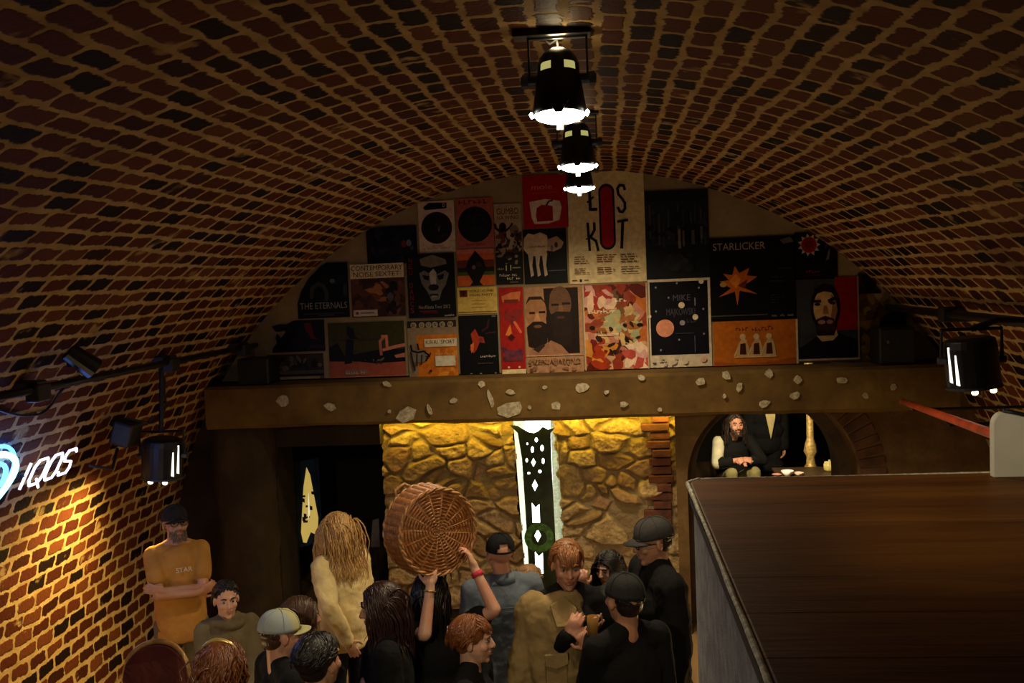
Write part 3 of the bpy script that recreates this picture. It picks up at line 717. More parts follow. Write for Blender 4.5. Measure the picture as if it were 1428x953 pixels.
poster('concert_poster', 'large white poster with tall red O between thin black letters', (792, 240, 899, 394), (222, 202, 156),
       [('p', [(.515 + .105*cos(a), (.19 if sin(a) < 0 else .625) + .08*sin(a)) for a in [2*pi*i/32 for i in range(32)]], T), ('p', [(.515 + .078*cos(a), (.19 if sin(a) < 0 else .625) + .055*sin(a)) for a in [2*pi*i/32 for i in range(32)]], (160, 16, 18)),
        ('l', [(.30, .15), (.30, .335), (.38, .335)], .028, T), ('l', [(.265, .27), (.345, .225)], .016, T),
        ('l', [(.755, .17), (.74, .135), (.69, .13), (.66, .16), (.67, .21), (.715, .25), (.75, .29), (.75, .34), (.72, .37), (.68, .365), (.66, .33)], .024, T),
        ('l', [(.26, .46), (.275, .70)], .024, T), ('l', [(.345, .46), (.345, .52), (.29, .585), (.36, .62), (.385, .705)], .024, T), ('l', [(.235, .6), (.3, .585)], .014, T), ('l', [(.655, .455), (.775, .445)], .022, T), ('l', [(.715, .45), (.69, .69)], .026, T),
        ('r', .03, .965, .1, .975, (140, 40, 30)), ('r', .13, .96, .16, .985, T), ('r', .19, .965, .25, .975, (130, 120, 80))] +
       lines(.07, .755, .27, 4, .019, .008, (120, 84, 60), 1) + lines(.36, .745, .62, 4, .019, .008, (130, 60, 50), 2) + lines(.67, .745, .92, 4, .022, .009, (90, 70, 54), 3) + lines(.07, .86, .28, 3, .02, .008, (120, 90, 60), 4) + lines(.36, .86, .6, 3, .02, .009, (120, 60, 46), 5) + lines(.67, .86, .94, 3, .022, .009, (90, 70, 54), 6))
poster('concert_poster', 'dark grey blue poster of a misty forest beside the red O poster', (901, 266, 988, 388), (40, 44, 52),
       [('r', 0, 0, 1, .12, (28, 30, 36)), ('r', 0, .62, 1, 1, (28, 31, 38))] + [('r', x, .16 + (i % 3)*.05, x + .03, .55 + (i % 4)*.03, c_) for i, (x, c_) in enumerate(zip([.06, .12, .2, .27, .35, .43, .5, .58, .7, .77, .86, .92], [(66, 70, 78), (52, 56, 64)] * 6))] +
       [('s', 30, 44, (.05, .3, .95, .6), (.03, .1), [(30, 33, 40), (48, 52, 60), (26, 28, 34)]), ('p', [(.45, .56), (.6, .42), (.8, .38), (.88, .5), (.86, .6), (.7, .6)], (20, 21, 26)), ('r', .51, .44, .55, .66, (130, 116, 100)), ('r', .58, .46, .61, .64, (96, 90, 84)), ('r', .72, .46, .77, .62, (84, 86, 90)), ('r', .86, .42, .9, .56, (84, 86, 90)), ('s', 16, 45, (.3, .72, .75, .9), (.05, .1), [(44, 47, 54), (36, 39, 46)])])
poster('concert_poster', 'black poster titled STARLICKER with orange starburst and dim text column', (992, 331, 1108, 446), (13, 13, 14),
       [('t', 'STARLICKER', .04, .15, .61, .085, (170, 152, 128)), ('p', [(.09, .71), (.24, .61), (.11, .52), (.22, .51), (.15, .43), (.26, .45), (.29, .34), (.34, .43), (.46, .37), (.43, .46), (.55, .48), (.44, .55), (.36, .59), (.55, .69), (.34, .64), (.31, .82), (.285, .65)], (196, 104, 30)), ('p', [(.3, .62), (.22, .52), (.3, .44), (.36, .5)], (226, 138, 50)), ('p', [(.32, .58), (.44, .5), (.4, .62)], (110, 50, 16)), ('e', .15, .56, .04, .03, (190, 150, 90)),
        ('r', .66, .0, .67, .92, (26, 25, 25)), ('t', 'QUINTET', .78, .4, .18, .03, (80, 76, 70)), ('p', [(.82, .05), (.94, .02), (.98, .08), (.86, .1)], (96, 90, 84)), ('r', 0, .93, .66, .945, (74, 70, 66)), ('t', 'jazz', .71, .965, .06, .03, (150, 144, 136)), ('t', 'ars', .81, .965, .05, .03, (150, 144, 136)), ('r', .89, .945, .96, .965, (110, 106, 100))] + lines(.7, .48, .96, 2, .05, .02, (48, 46, 44), 8) + lines(.7, .7, .86, 4, .03, .012, (54, 50, 48), 9))
poster('concert_poster', 'small black poster with red spiked sun at the right end of the display', (1109, 324, 1167, 389), (15, 15, 16),
       [('p', star(.34, .27, .27, .18, 11, .9), (196, 180, 160)), ('e', .34, .27, .18, .17, (150, 34, 32)), ('p', star(.34, .27, .15, .08, 9, .9), (112, 20, 22)), ('l', [(.7, .1), (.78, .2), (.72, .35)], .03, (60, 60, 58)), ('p', [(.72, .62), (.78, .42), (.83, .36), (.8, .58)], (110, 96, 84)), ('t', 'NERVE', .26, .86, .34, .05, (150, 44, 36)), ('r', .2, .91, .66, .925, (70, 26, 24))])
poster('concert_poster', 'orange poster with three pale seated figures under a dark red heading', (996, 447, 1111, 509), (184, 104, 30),
       [('t', 'TRIO KONCERT', .27, .23, .46, .10, (84, 28, 16))] + sum([[('p', [(x, .8), (x + .02, .55), (x + .07, .4), (x + .12, .42), (x + .15, .6), (x + .16, .8)], (196, 160, 110)), ('e', x + .08, .36, .035, .07, (206, 176, 130)), ('p', [(x + .04, .76), (x + .05, .52), (x + .11, .5), (x + .12, .76)], (70, 36, 20)), ('l', [(x + .02, .6), (x - .02, .78)], .03, (210, 178, 132))] for x in (.27, .43, .58)], []) +
       [('r', .24, .8, .75, .83, (214, 170, 110)), ('r', .975, 0, 1, 1, (206, 184, 150)), ('p', [(0, 1), (0, .9), (.3, .97), (.7, .93), (.97, .85), (.97, 1)], (160, 84, 24))])
poster('concert_poster', 'painted portrait poster of a bearded figure against slate blue and red', (1112, 388, 1196, 502), (60, 62, 70),
       [('r', .62, 0, .975, .64, (138, 14, 14)), ('p', [(.0, .98), (.0, .86), (.14, .8), (.3, .72), (.34, .66), (.66, .66), (.8, .72), (.975, .76), (.975, .98)], (26, 17, 26)), ('p', [(.32, .7), (.36, .64), (.64, .64), (.66, .7), (.58, .76), (.4, .77)], (208, 176, 130)), ('e', .47, .36, .24, .29, (30, 18, 20)), ('p', [(.3, .56), (.33, .7), (.6, .7), (.66, .56)], (44, 20, 24)), ('e', .46, .365, .185, .225, (214, 176, 124)), ('p', [(.27, .25), (.3, .12), (.46, .1), (.62, .12), (.66, .28), (.6, .19), (.46, .165), (.34, .19)], (30, 18, 20)), ('p', [(.56, .2), (.63, .26), (.66, .4), (.6, .56), (.55, .48), (.58, .32)], (150, 106, 72)),
        ('r', .26, .265, .4, .3, (36, 20, 18)), ('p', [(.5, .27), (.64, .22), (.66, .26), (.52, .31)], (36, 20, 18)), ('e', .34, .32, .05, .018, (60, 34, 28)), ('e', .58, .31, .05, .018, (60, 34, 28)), ('p', [(.44, .34), (.49, .34), (.52, .44), (.42, .44)], (160, 112, 70)), ('p', [(.32, .5), (.46, .46), (.6, .5), (.62, .62), (.48, .68), (.34, .62)], (56, 34, 34)), ('e', .4, .535, .06, .025, (160, 130, 110)), ('e', .53, .535, .05, .025, (150, 118, 100)), ('r', .975, 0, 1, 1, (150, 132, 110)), ('r', 0, .975, 1, 1, (170, 150, 130))])
poster('concert_poster', 'night blue poster with white dots and a salmon disc in a white border', (905, 389, 991, 512), (212, 196, 170),
       [('r', .03, .03, .96, .86, (15, 15, 26)), ('e', .26, .555, .145, .1, (222, 150, 118)), ('t', 'MIKE', .4, .25, .28, .07, (90, 86, 100)), ('t', 'MAJKOWSKI', .29, .41, .46, .075, (82, 78, 92)), ('t', 'SOLO', .56, .5, .22, .055, (60, 58, 72))] +
       [('e', x, y, r_, r_ * .7, (222, 206, 170)) for x, y, r_ in ((.535, .30, .05), (.75, .44, .046), (.86, .04, .04), (.015, .415, .03))] + [('e', .54, .5, .042, .03, (150, 146, 146))] + [('e', x, y, .016, .012, (140, 138, 146)) for x, y in ((.13, .09), (.47, .05), (.82, .11), (.33, .21), (.12, .36), (.88, .35), (.88, .63), (.48, .69), (.18, .8))] +
       [('r', .42, .615, .72, .622, (70, 68, 84)), ('r', .725, .65, .74, .84, (80, 78, 92)), ('r', .74, .22, .76, .31, (120, 116, 124)), ('r', .04, .94, .1, .955, (90, 80, 74)), ('r', .2, .935, .27, .955, (50, 46, 44)), ('e', .86, .92, .05, .03, (220, 176, 150)), ('s', 8, 66, (.12, .88, .8, .97), (.02, .05), [(206, 190, 164), (200, 184, 156)])])
poster('concert_poster', 'marbled pink, cream and rust poster with small white lettering', (814, 396, 904, 516), (150, 70, 46),
       [('s', 90, 71, (0, 0, 1, 1), (.06, .17), [(150, 60, 34), (96, 34, 24), (196, 130, 110), (206, 160, 120), (190, 110, 50), (120, 90, 56), (80, 46, 30)]), ('s', 60, 72, (.25, .3, .85, .7), (.04, .1), [(190, 164, 110), (170, 170, 130), (206, 176, 120), (160, 100, 60)]), ('s', 14, 73, (.02, .05, .45, .3), (.06, .13), [(210, 160, 150), (226, 190, 160), (170, 60, 50)]), ('s', 22, 74, (.55, .75, 1, .98), (.06, .13), [(224, 170, 160), (236, 206, 176), (190, 84, 70)]), ('s', 16, 75, (.02, .7, .45, .98), (.05, .12), [(170, 60, 24), (120, 36, 20), (210, 140, 60)]), ('s', 9, 76, (.1, .45, .95, .8), (.03, .06), [(40, 22, 14), (60, 34, 20)]),
        ('e', .13, .5, .045, .022, (34, 18, 12)), ('e', .87, .485, .05, .022, (34, 18, 12)), ('t', 'Ovenstadt', .08, .335, .42, .05, (236, 222, 196)), ('t', '***', .5, .21, .2, .04, (236, 226, 206)), ('t', 'trio', .2, .57, .16, .04, (60, 30, 20)), ('r', .22, .59, .54, .6, (226, 200, 170)), ('r', .36, .575, .54, .585, (230, 206, 176)), ('r', .22, .7, .36, .712, (214, 160, 140)), ('r', 0, 0, .02, 1, (196, 168, 136)), ('r', .975, 0, 1, 1, (196, 168, 136))])
poster('concert_poster', 'sepia poster of two bearded heads, the right one taller', (732, 399, 813, 521), (176, 134, 100),
       [('p', [(.34, .02), (.94, .02), (.94, .78), (.4, .78)], (40, 27, 22)), ('e', .62, .2, .2, .2, (112, 80, 58)), ('p', [(.38, .1), (.46, .03), (.42, .3), (.42, .5), (.38, .4)], (40, 28, 22)), ('r', .47, .2, .6, .225, (44, 30, 24)), ('r', .66, .19, .8, .215, (44, 30, 24)), ('p', [(.6, .22), (.66, .22), (.68, .33), (.58, .33)], (136, 100, 74)), ('p', [(.42, .34), (.55, .29), (.8, .3), (.84, .5), (.78, .7), (.55, .7)], (46, 34, 26)), ('e', .63, .36, .07, .016, (84, 58, 46)),
        ('e', .2, .29, .185, .19, (164, 118, 80)), ('p', [(.02, .2), (.08, .11), (.3, .11), (.38, .2), (.3, .145), (.1, .145)], (54, 36, 28)), ('r', .08, .285, .18, .31, (44, 28, 22)), ('r', .25, .28, .36, .305, (44, 28, 22)), ('p', [(.2, .3), (.24, .3), (.27, .39), (.16, .39)], (190, 142, 100)), ('p', [(.03, .46), (.14, .4), (.3, .4), (.4, .44), (.38, .64), (.22, .72), (.05, .68)], (40, 28, 22)), ('e', .22, .455, .07, .018, (120, 84, 66)),
        ('p', [(.04, .79), (.1, .7), (.24, .74), (.44, .62), (.62, .68), (.76, .79)], (160, 116, 88)), ('p', [(.12, .72), (.22, .76), (.34, .68), (.3, .66)], (60, 42, 34)), ('r', 0, .79, 1, .8, (206, 164, 130)), ('t', 'MZERNAGABONO', .06, .9, .88, .06, (92, 60, 44)), ('s', 26, 81, (.05, .82, .95, .98), (.02, .05), [(160, 120, 88), (150, 108, 78)]), ('r', .06, .94, .12, .98, (110, 76, 56))])
poster('concert_poster', 'narrow red poster with orange emblem beside the sepia heads', (697, 400, 732, 523), (166, 36, 28),
       [('p', [(.1, .1), (.5, .06), (.9, .05), (.85, .16), (.5, .18), (.15, .17)], (206, 120, 70)), ('r', .2, .14, .8, .18, (120, 50, 34)), ('s', 10, 91, (.3, .28, .8, .4), (.08, .2), [(110, 50, 60), (140, 50, 46)]), ('p', [(.2, .55), (.42, .42), (.5, .56)], (222, 130, 56)), ('l', [(.6, .4), (.85, .52)], .03, (220, 110, 70)), ('p', [(.3, .58), (.45, .53), (.62, .58), (.45, .62)], (80, 22, 16)), ('r', .15, .72, .9, .85, (110, 56, 70)), ('s', 12, 92, (.1, .7, .95, .86), (.05, .12), [(90, 50, 74), (140, 50, 50)]), ('r', .02, .945, 1, 1, (226, 206, 160)), ('e', .3, .92, .05, .012, (226, 190, 150)), ('e', .74, .92, .05, .012, (226, 190, 150))])
poster('concert_poster', 'small cream ticket-like poster with a dark square and two text lines', (637, 400, 694, 438), (210, 180, 96),
       [('r', .06, .1, .26, .36, (110, 40, 30)), ('e', .15, .22, .06, .1, (70, 24, 20)), ('t', 'WORSE DOLPHIN', .3, .2, .62, .1, (50, 36, 24)), ('t', 'VISUAL PARTY', .3, .34, .6, .09, (50, 36, 24)), ('r', .02, .92, .98, .96, (140, 104, 50))] + lines(.36, .5, .9, 3, .12, .025, (176, 140, 76), 13))
poster('concert_poster', 'black poster with a glowing orange flash below the cream ticket', (640, 439, 696, 526), (13, 12, 15),
       [('p', [(.3, .3), (.42, .22), (.5, .34), (.62, .36), (.66, .46), (.52, .44), (.44, .56), (.36, .62), (.26, .56), (.34, .44)], (170, 62, 30)), ('p', [(.28, .48), (.38, .44), (.36, .56), (.3, .62)], (220, 120, 60)), ('l', [(.6, .26), (.74, .2), (.78, .08)], .03, (70, 24, 30)), ('l', [(.68, .3), (.95, .28)], .02, (70, 30, 34)), ('e', .56, .4, .05, .04, (130, 60, 44)), ('t', 'BALLISTER', .53, .69, .4, .04, (214, 206, 196)), ('r', .86, .015, .96, .03, (130, 126, 120))] + [('r', x, .945, x + .05, .96, (150, 146, 140)) for x in (.25, .5, .88)] + lines(.45, .78, .95, 1, .04, .015, (80, 76, 76), 17))
O1 = (206, 120, 30)
poster('concert_poster', 'orange and grey poster with a line-drawn animal and white label boxes', (568, 446, 639, 528), (150, 128, 102),
       [('r', .18, .25, 1, .98, O1), ('s', 24, 51, (.2, .3, .98, .95), (.03, .1), [(216, 130, 34), (196, 104, 26), (222, 146, 50)]), ('r', 0, .0, 1, .12, (52, 44, 36))] + [('e', x, .075, .06, .052, (170, 152, 126)) for x in (.13, .3, .44, .57, .72, .88)] + [('t', ch, x - .03, .1, .06, .05, (60, 48, 40)) for ch, x in zip('BOUSEN', (.13, .3, .44, .57, .72, .88))] +
       [('r', .34, .32, 1, .46, (222, 206, 176)), ('t', 'KIRRI', .37, .41, .24, .065, (40, 32, 28)), ('t', 'SPORT', .68, .41, .28, .065, (40, 32, 28)), ('r', .55, .62, .96, .80, (220, 208, 180)), ('t', 'GALERIA', .56, .6, .4, .035, (230, 170, 120)),
        ('p', [(.06, .52), (.1, .48), (.36, .5), (.4, .6), (.34, .72), (.06, .72)], (128, 116, 98)), ('l', [(.06, .42), (.08, .52), (.2, .55), (.32, .53), (.42, .6), (.36, .7)], .03, K), ('l', [(.2, .4), (.22, .5)], .025, K), ('l', [(.06, .55), (.09, .72), (.12, .86)], .03, (50, 44, 40)), ('l', [(.18, .58), (.17, .78)], .025, (50, 44, 40)), ('l', [(.28, .6), (.26, .76)], .025, (60, 52, 46)), ('l', [(.36, .62), (.44, .63), (.46, .56)], .02, (60, 40, 26)), ('e', .45, .88, .03, .025, (70, 30, 16))])
poster('concert_poster', 'wide green and coral poster with dark machine shape', (456, 448, 567, 527), (66, 62, 20),
       [('r', 0, .7, 1, 1, (172, 88, 64)), ('p', [(0, .45), (.12, .36), (.2, .6), (.35, .58), (.7, .5), (1, .52), (1, .74), (.6, .76), (.4, .72), (0, .7)], (16, 15, 18)), ('p', [(.26, .05), (.34, .12), (.36, .26), (.4, .3), (.3, .32), (.24, .2)], (20, 20, 14)), ('r', .06, .3, .66, .345, (70, 38, 32)), ('p', [(.24, .3), (.34, .32), (.3, .74), (.2, .76)], (18, 16, 18)), ('l', [(.74, .28), (.68, .36), (.69, .6)], .05, (196, 118, 96)), ('l', [(.71, .27), (.77, .27), (.77, .5), (.72, .52)], .05, (206, 130, 106)), ('l', [(.77, .5), (.9, .46), (1, .44)], .06, (206, 132, 108)), ('p', [(.8, .56), (1, .5), (1, .7), (.78, .74)], (16, 15, 18)), ('p', [(.86, .62), (1, .58), (1, .66), (.88, .67)], (190, 118, 98)), ('r', .2, .86, .5, .955, (150, 110, 90)), ('t', 'GRUPA MH', .22, .94, .26, .06, (210, 190, 160)), ('r', 0, .985, 1, 1, (190, 120, 96)), ('s', 10, 57, (.3, .68, .8, .76), (.01, .03), [(120, 90, 80), (60, 40, 40)])])
poster('concert_poster', 'faded grey poster at the lower left end of the beam', (371, 493, 454, 530), (92, 80, 66),
       [('r', 0, 0, 1, .66, (60, 50, 42)), ('s', 22, 61, (.05, .2, .95, .6), (.03, .08), [(40, 32, 28), (84, 70, 58), (110, 94, 78)]), ('t', 'ASZELKI', .06, .48, .5, .2, (44, 34, 30)), ('e', .84, .4, .06, .16, (30, 22, 20)), ('r', 0, .8, 1, .88, (30, 24, 22)), ('r', 0, .9, .93, 1, (150, 134, 108))])
poster('concert_poster', 'dark poster with a dull red glow above the faded grey poster', (376, 446, 455, 492), (18, 13, 13),
       [('p', [(.62, .1), (.76, .08), (.8, .5), (.86, .62), (.74, .6), (.66, .4)], (96, 22, 14)), ('r', .55, .8, 1, .9, (60, 16, 14)), ('s', 12, 63, (.1, .2, .9, .9), (.05, .14), [(24, 16, 16), (14, 11, 12), (34, 18, 16)])],
       cut=[(.0, 1), (.02, .86), (.2, .5), (.38, .16), (.46, 0), (1, 0), (1, 1)])
poster('concert_poster', 'torn ochre and black poster at the far right of the display', (1199, 408, 1262, 506), (92, 66, 30),
       [('s', 26, 65, (.02, .05, .6, .98), (.06, .18), [(110, 82, 40), (70, 48, 22), (120, 96, 44)]), ('p', [(.45, .4), (.6, .3), (1, .25), (1, 1), (.3, 1), (.4, .7)], (14, 12, 11)), ('s', 10, 67, (.1, .62, .5, .85), (.06, .12), [(150, 110, 40), (120, 90, 30)])], cut=[(0, 0), (.25, .02), (.5, .2), (1, .34), (1, 1), (0, 1)])
poster('concert_poster', 'small poster with tangled black scribble under the right curve of the vault', (1197, 380, 1228, 410), (46, 38, 26),
       [('s', 34, 69, (.05, .05, .95, .95), (.08, .22), [(10, 10, 9), (18, 16, 14), (34, 28, 20)])], cut=[(0, 0), (.2, 0), (1, .9), (1, 1), (0, 1)])

# ------------------------------------------------------------------ ceiling spotlights
M_BLK = mat('black_metal', (.010, .010, .011), .42, .3, var=.3, scale=30)
M_BLKP = mat('black_plastic', (.012, .012, .013), .55, var=.3, scale=30)
M_LENS = emit('spot_lens', (1.0, .93, .82), 16)
t = NT('white_clip'); n1 = t.noise(t.obj(), 40).outputs['Fac']; tr = t.n('BsdfTranslucent'); t.set(tr.inputs[0], t.mix(n1, (.8, .78, .7), (.9, .88, .8))); t.t.links.new(tr.outputs[0], t.out.inputs[0]); M_CLIP = t.m
M_VENT = emit('vent_glow', (.75, .68, .22), .55)
def make_spot(label, loc, ceil_z):
    t = thing('ceiling_spotlight', label, 'spotlight', loc, 'spotlights hanging along the crown of the vault')
    X, Y, Z = loc                                            # Z is the rim
    tilt = Matrix.Rotation(R_(-7), 3, 'X'); piv = Vector((X, Y, Z + .12))
    def L(p): return piv + tilt @ (Vector((X + p[0], Y + p[1], Z + p[2])) - piv)
    body = MB()
    prof = [(.0, .265), (.028, .262), (.052, .25), (.072, .225), (.080, .195), (.082, .165), (.086, .15), (.092, .10), (.100, .05), (.104, .02), (.104, .0), (.098, 0), (.098, .02), (.092, .06), (.08, .12), (.06, .16)]
    nseg = 40; vs = []; fs = []
    for (r, z) in prof: vs += [L((r*cos(2*pi*j/nseg), r*sin(2*pi*j/nseg), z)) for j in range(nseg)]
    for i in range(len(prof)-1):
        for j in range(nseg):
            a = 360 * (j + .5) / nseg
            if prof[i][1] == .195 and any(abs((a - c + 180) % 360 - 180) < 17 for c in (232, 308, 52, 128)): continue      # ventilation windows
            fs.append((i*nseg+j, i*nseg+(j+1) % nseg, (i+1)*nseg+(j+1) % nseg, (i+1)*nseg+j))
    body.add(vs, fs); o = body.build('housing', M_BLK, t, smooth=True)
    g = MB(); g.lathe([(.0, .02), (.05, .02), (.068, .0), (.07, -.035), (0, -.037)], (X, Y, Z + .2), 20); g.build('lamp_bulb', M_VENT, t)
    # lens: shallow convex glass just below the rim
    g = MB(); vs = []; fs = []; pr = [(.098, .004), (.092, -.006), (.07, -.015), (.04, -.020), (0.002, -.022)]
    for (r, z) in pr: vs += [L((r*cos(2*pi*j/nseg), r*sin(2*pi*j/nseg), z)) for j in range(nseg)]
    fs = [(i*nseg+j, i*nseg+(j+1) % nseg, (i+1)*nseg+(j+1) % nseg, (i+1)*nseg+j) for i in range(4) for j in range(nseg)]
    g.add(vs, fs); lens = g.build('lens', M_LENS, t, smooth=True)
    # dark tab in front of the lens, side hooks that hold it
    g = MB(); P = [L(p) for p in ((-.040, -.114, .03), (.040, -.114, .03), (.012, -.116, -.016), (-.012, -.116, -.016))]; Q = [p + Vector((0, .01, 0)) for p in P]; g.prism(P, Q); g.build('front_tab', M_BLK, t)
    for sx in (-1, 1):
        g = MB(); g.tube([L((sx*.088, -.04, -.004)), L((sx*.106, -.045, -.014)), L((sx*.110, -.047, -.004)), L((sx*.104, -.047, .004))], .006, 6); g.build('lens_hook', M_LENS, lens, smooth=True)
    g = MB(); g.box(tuple(L((-.013, -.004, -.054))), tuple(L((.013, .0, -.034)))); o = g.build('gel_clip', M_CLIP, t); o['label'] = 'small white clip'
    # yoke and ceiling plate
    g = MB(); yk = []
    for sx in (-1, 1): g.box((X + sx*.112 - .004, Y - .012, Z + .13), (X + sx*.112 + .004, Y + .012, ceil_z - .02))
    g.box((X - .116, Y - .012, ceil_z - .028), (X + .116, Y + .012, ceil_z - .02)); yoke = g.build('yoke', M_BLK, t)
    for sx in (-1, 1):
        g = MB(); g.cyl((X + sx*.08, Y, Z + .14), (X + sx*.145, Y, Z + .14), .02, n=14); g.cyl((X + sx*.118, Y, Z + .14), (X + sx*.14, Y, Z + .14), .028, n=8); g.build('knob', M_BLKP, yoke)
    g = MB(); g.box((X - .17, Y - .05, ceil_z - .02), (X + .13, Y + .05, ceil_z + .03)); g.build('ceiling_plate', M_BLK, t, bevel=.004)
    g = MB(); g.tube([L((0, 0, .262)), (X, Y + .02, Z + .30), (X - .03, Y + .03, ceil_z - .04), (X - .06, Y + .02, ceil_z - .015)], .006, 6); g.build('cable', M_BLKP, t, smooth=True)
    return t
spots = []
for (px, py, Y, lab) in ((781, 163, 3.9, 'largest and nearest black spotlight hanging from the vault crown'), (806, 234, 5.8, 'middle black spotlight hanging behind the nearest one'), (808, 264, 7.4, 'farthest black spotlight hanging in front of the posters')):
    p = at(px, py, Y); cz = VZ + math.sqrt(VR**2 - (p.x - VX)**2)
    s_ = make_spot(lab, (p.x, p.y, p.z), cz - .005); spots.append(s_)

# ------------------------------------------------------------------ side spotlights on pipes
def pipe_run(name, label, pts, r, extra=None):
    t = thing(name, label, 'pipe', tuple(pts[0]))
    g = MB(); g.tube(pts, r, 10); g.build('tube', M_BLK, t, smooth=True)
    for k in (0, len(pts) - 1):
        pass
    return t
pl_pts = [hit(100, 534, .10), hit(180, 516, .10), hit(250, 500, .10), hit(345, 486, .10)]
z_p = sum(p.z for p in pl_pts) / 4
pl_pts = [Vector((vault_x(z_p, -1, .10), y, z_p)) for y in (4.9, 5.8, 7.0, 8.2, 8.95)]
pipe_l = pipe_run('wall_pipe', 'black pipe running along the left side of the vault', pl_pts, .024)
for (y, lab) in ((5.35, 0), (7.1, 0), (8.6, 0)):
    g = MB(); xw = vault_x(z_p, -1, -.02); xp = vault_x(z_p, -1, .10)
    g.box((xw, y - .05, z_p - .03), (xp + .04, y + .05, z_p + .05)); g.box((xp - .03, y - .07, z_p - .07), (xp + .05, y + .07, z_p + .03)); g.build('clamp', M_BLKP, pipe_l, bevel=.01)
zr = at(1400, 452, 6.0).z
pr_pts = [Vector((vault_x(zr, 1, .10), y, zr)) for y in (3.5, 4.8, 6.2, 7.6, 8.9)]
pipe_r = pipe_run('wall_pipe', 'black pipe running along the right side of the vault', pr_pts, .03)
for y in (5.4, 7.4):
    g = MB(); xw = vault_x(zr, 1, -.02); xp = vault_x(zr, 1, .10); g.box((xp - .05, y - .06, zr - .06), (xw, y + .06, zr + .05)); g.build('clamp', M_BLKP, pipe_r, bevel=.01)

M_CHROME = mat('chrome_reflector', (.8, .8, .78), .15, 1.0, var=.05)
M_GLOW = emit('warm_bulb', (1, .84, .5), 9)
M_STRIP = emit('lit_slit', (1, .93, .8), 2.2)
def side_spot(label, loc, s, wallx, pz, flip=1):
    """a can lamp pointing down; two lit slits in its cheek, bulbs peeping out below"""
    t = thing('side_spotlight', label, 'spotlight', loc, 'spotlights clamped to the side pipes')
    X, Y, Z = loc; a = s / 2
    g = MB(); rot = Matrix.Rotation(R_(5 * flip), 3, 'Y'); c = Vector(loc)
    i0 = 0
    prof = [(.0, a), (a*.7, a), (a*.92, a*.9), (a*.98, a*.6), (a*.98, -a*.95), (a*.9, -a*.95), (a*.9, a*.4), (0, a*.5)]
    g.lathe([(r, z) for r, z in prof], (0,0,0), 28)
    g.xf(Matrix.Translation(c) @ rot.to_4x4()); hs = g.build('housing', M_BLK, t, smooth=False, bevel=.006)
    g = MB(); g.lathe([(a*1.02, -a*.86), (a*1.04, -a*.97), (a*.86, -a*1.0), (a*.84, -a*.9)], c, 28, rot=rot); g.build('rim', M_BLKP, t)
    for k, (an, z0, z1) in enumerate(((-38, -.72, .42), (-20, -.62, .72))):
        an = an if flip > 0 else 180 - an
        x, y = cos(R_(an)) * a * 1.005, sin(R_(an)) * a * 1.005
        g = MB(); n_ = Vector((x, y, 0)).normalized(); tt = Vector((-n_.y, n_.x, 0))
        P = [n_*a*1.0 + tt*wd + Vector((0, 0, a*z)) for wd, z in ((-a*.07, z0), (a*.07, z0 - .04), (a*.025, z1), (-a*.025, z1))]
        g.prism([c + rot @ p for p in P], [c + rot @ (p - n_*.01) for p in P]); o = g.build('slit', M_STRIP, hs); o['label'] = 'bright lit slit in the housing'
    for (dx, dy) in ((-.25, -.75), (.45, -.7)):
        g = MB(); g.ball(c + rot @ Vector((a*dx, a*dy, -a*1.06)), (a*.13, a*.1, a*.1), n=10); g.build('bulb', M_GLOW, t, smooth=True)
    g = MB(); g.box(tuple(c + Vector((a*.08, -a*.8, -a*1.28))), tuple(c + Vector((a*.16, -a*.75, -a*1.0)))); g.build('latch', M_CHROME, t)
    # yoke and arm to the pipe
    g = MB(); g.tube([c + Vector((-a*1.12, 0, a*.1)), c + Vector((-a*1.12, 0, a*1.3)), c + Vector((a*1.12, 0, a*1.3)), c + Vector((a*1.12, 0, a*.1))], .012, 6); yoke = g.build('yoke', M_BLK, t)
    for sx in (-1, 1):
        g = MB(); g.cyl(c + Vector((sx*a*.95, 0, a*.1)), c + Vector((sx*a*1.25, 0, a*.1)), a*.14, n=10); g.build('knob', M_BLKP, yoke)
    g = MB(); top = c + Vector((0, 0, a*1.3)); g.tube([top, Vector((top.x * .6 + wallx * .4, Y, max(top.z, pz) + .03)), Vector((wallx, Y, pz + .02))], .018, 8)
    g.build('arm', M_BLK, t)
    return t
pL = at(227, 639, 7.1)
xpl = vault_x(z_p, -1, .10)
sl_ = side_spot('black spotlight on the left wall lighting the bricks below it', tuple(pL), 60 * 7.1 / F, xpl, z_p)
pR = at(1355, 506, 5.9)
sr_ = side_spot('black spotlight at right above the wooden counter', tuple(pR), 70 * 5.9 / F, vault_x(zr, 1, .10), zr, -1)
# a dimmed second lamp behind the left one, its back to us
t = thing('projector_bracket', 'black bracket box fixed to the bricks beside the left spotlight', 'bracket', tuple(hit(168, 604, .12)))
c = Vector(t.location)
g = MB(); g.box(tuple(c + Vector((-.03, -.10, -.09))), tuple(c + Vector((.12, .10, .09))), rot=Matrix.Rotation(R_(18), 3, 'Y')); g.build('box', M_BLKP, t, bevel=.02)
g = MB(); g.tube([c + Vector((.05, .0, .1)), c + Vector((.16, .1, .05)), c + Vector((.20, .12, .10))], .014, 8); g.build('arm', M_BLK, t)
g = MB(); g.tube([c + Vector((.02, -.1, -.1)), c + Vector((.05, -.25, -.22)), c + Vector((-.02, -.42, -.16))], .012, 6); g.build('cable', M_BLKP, t, smooth=True)
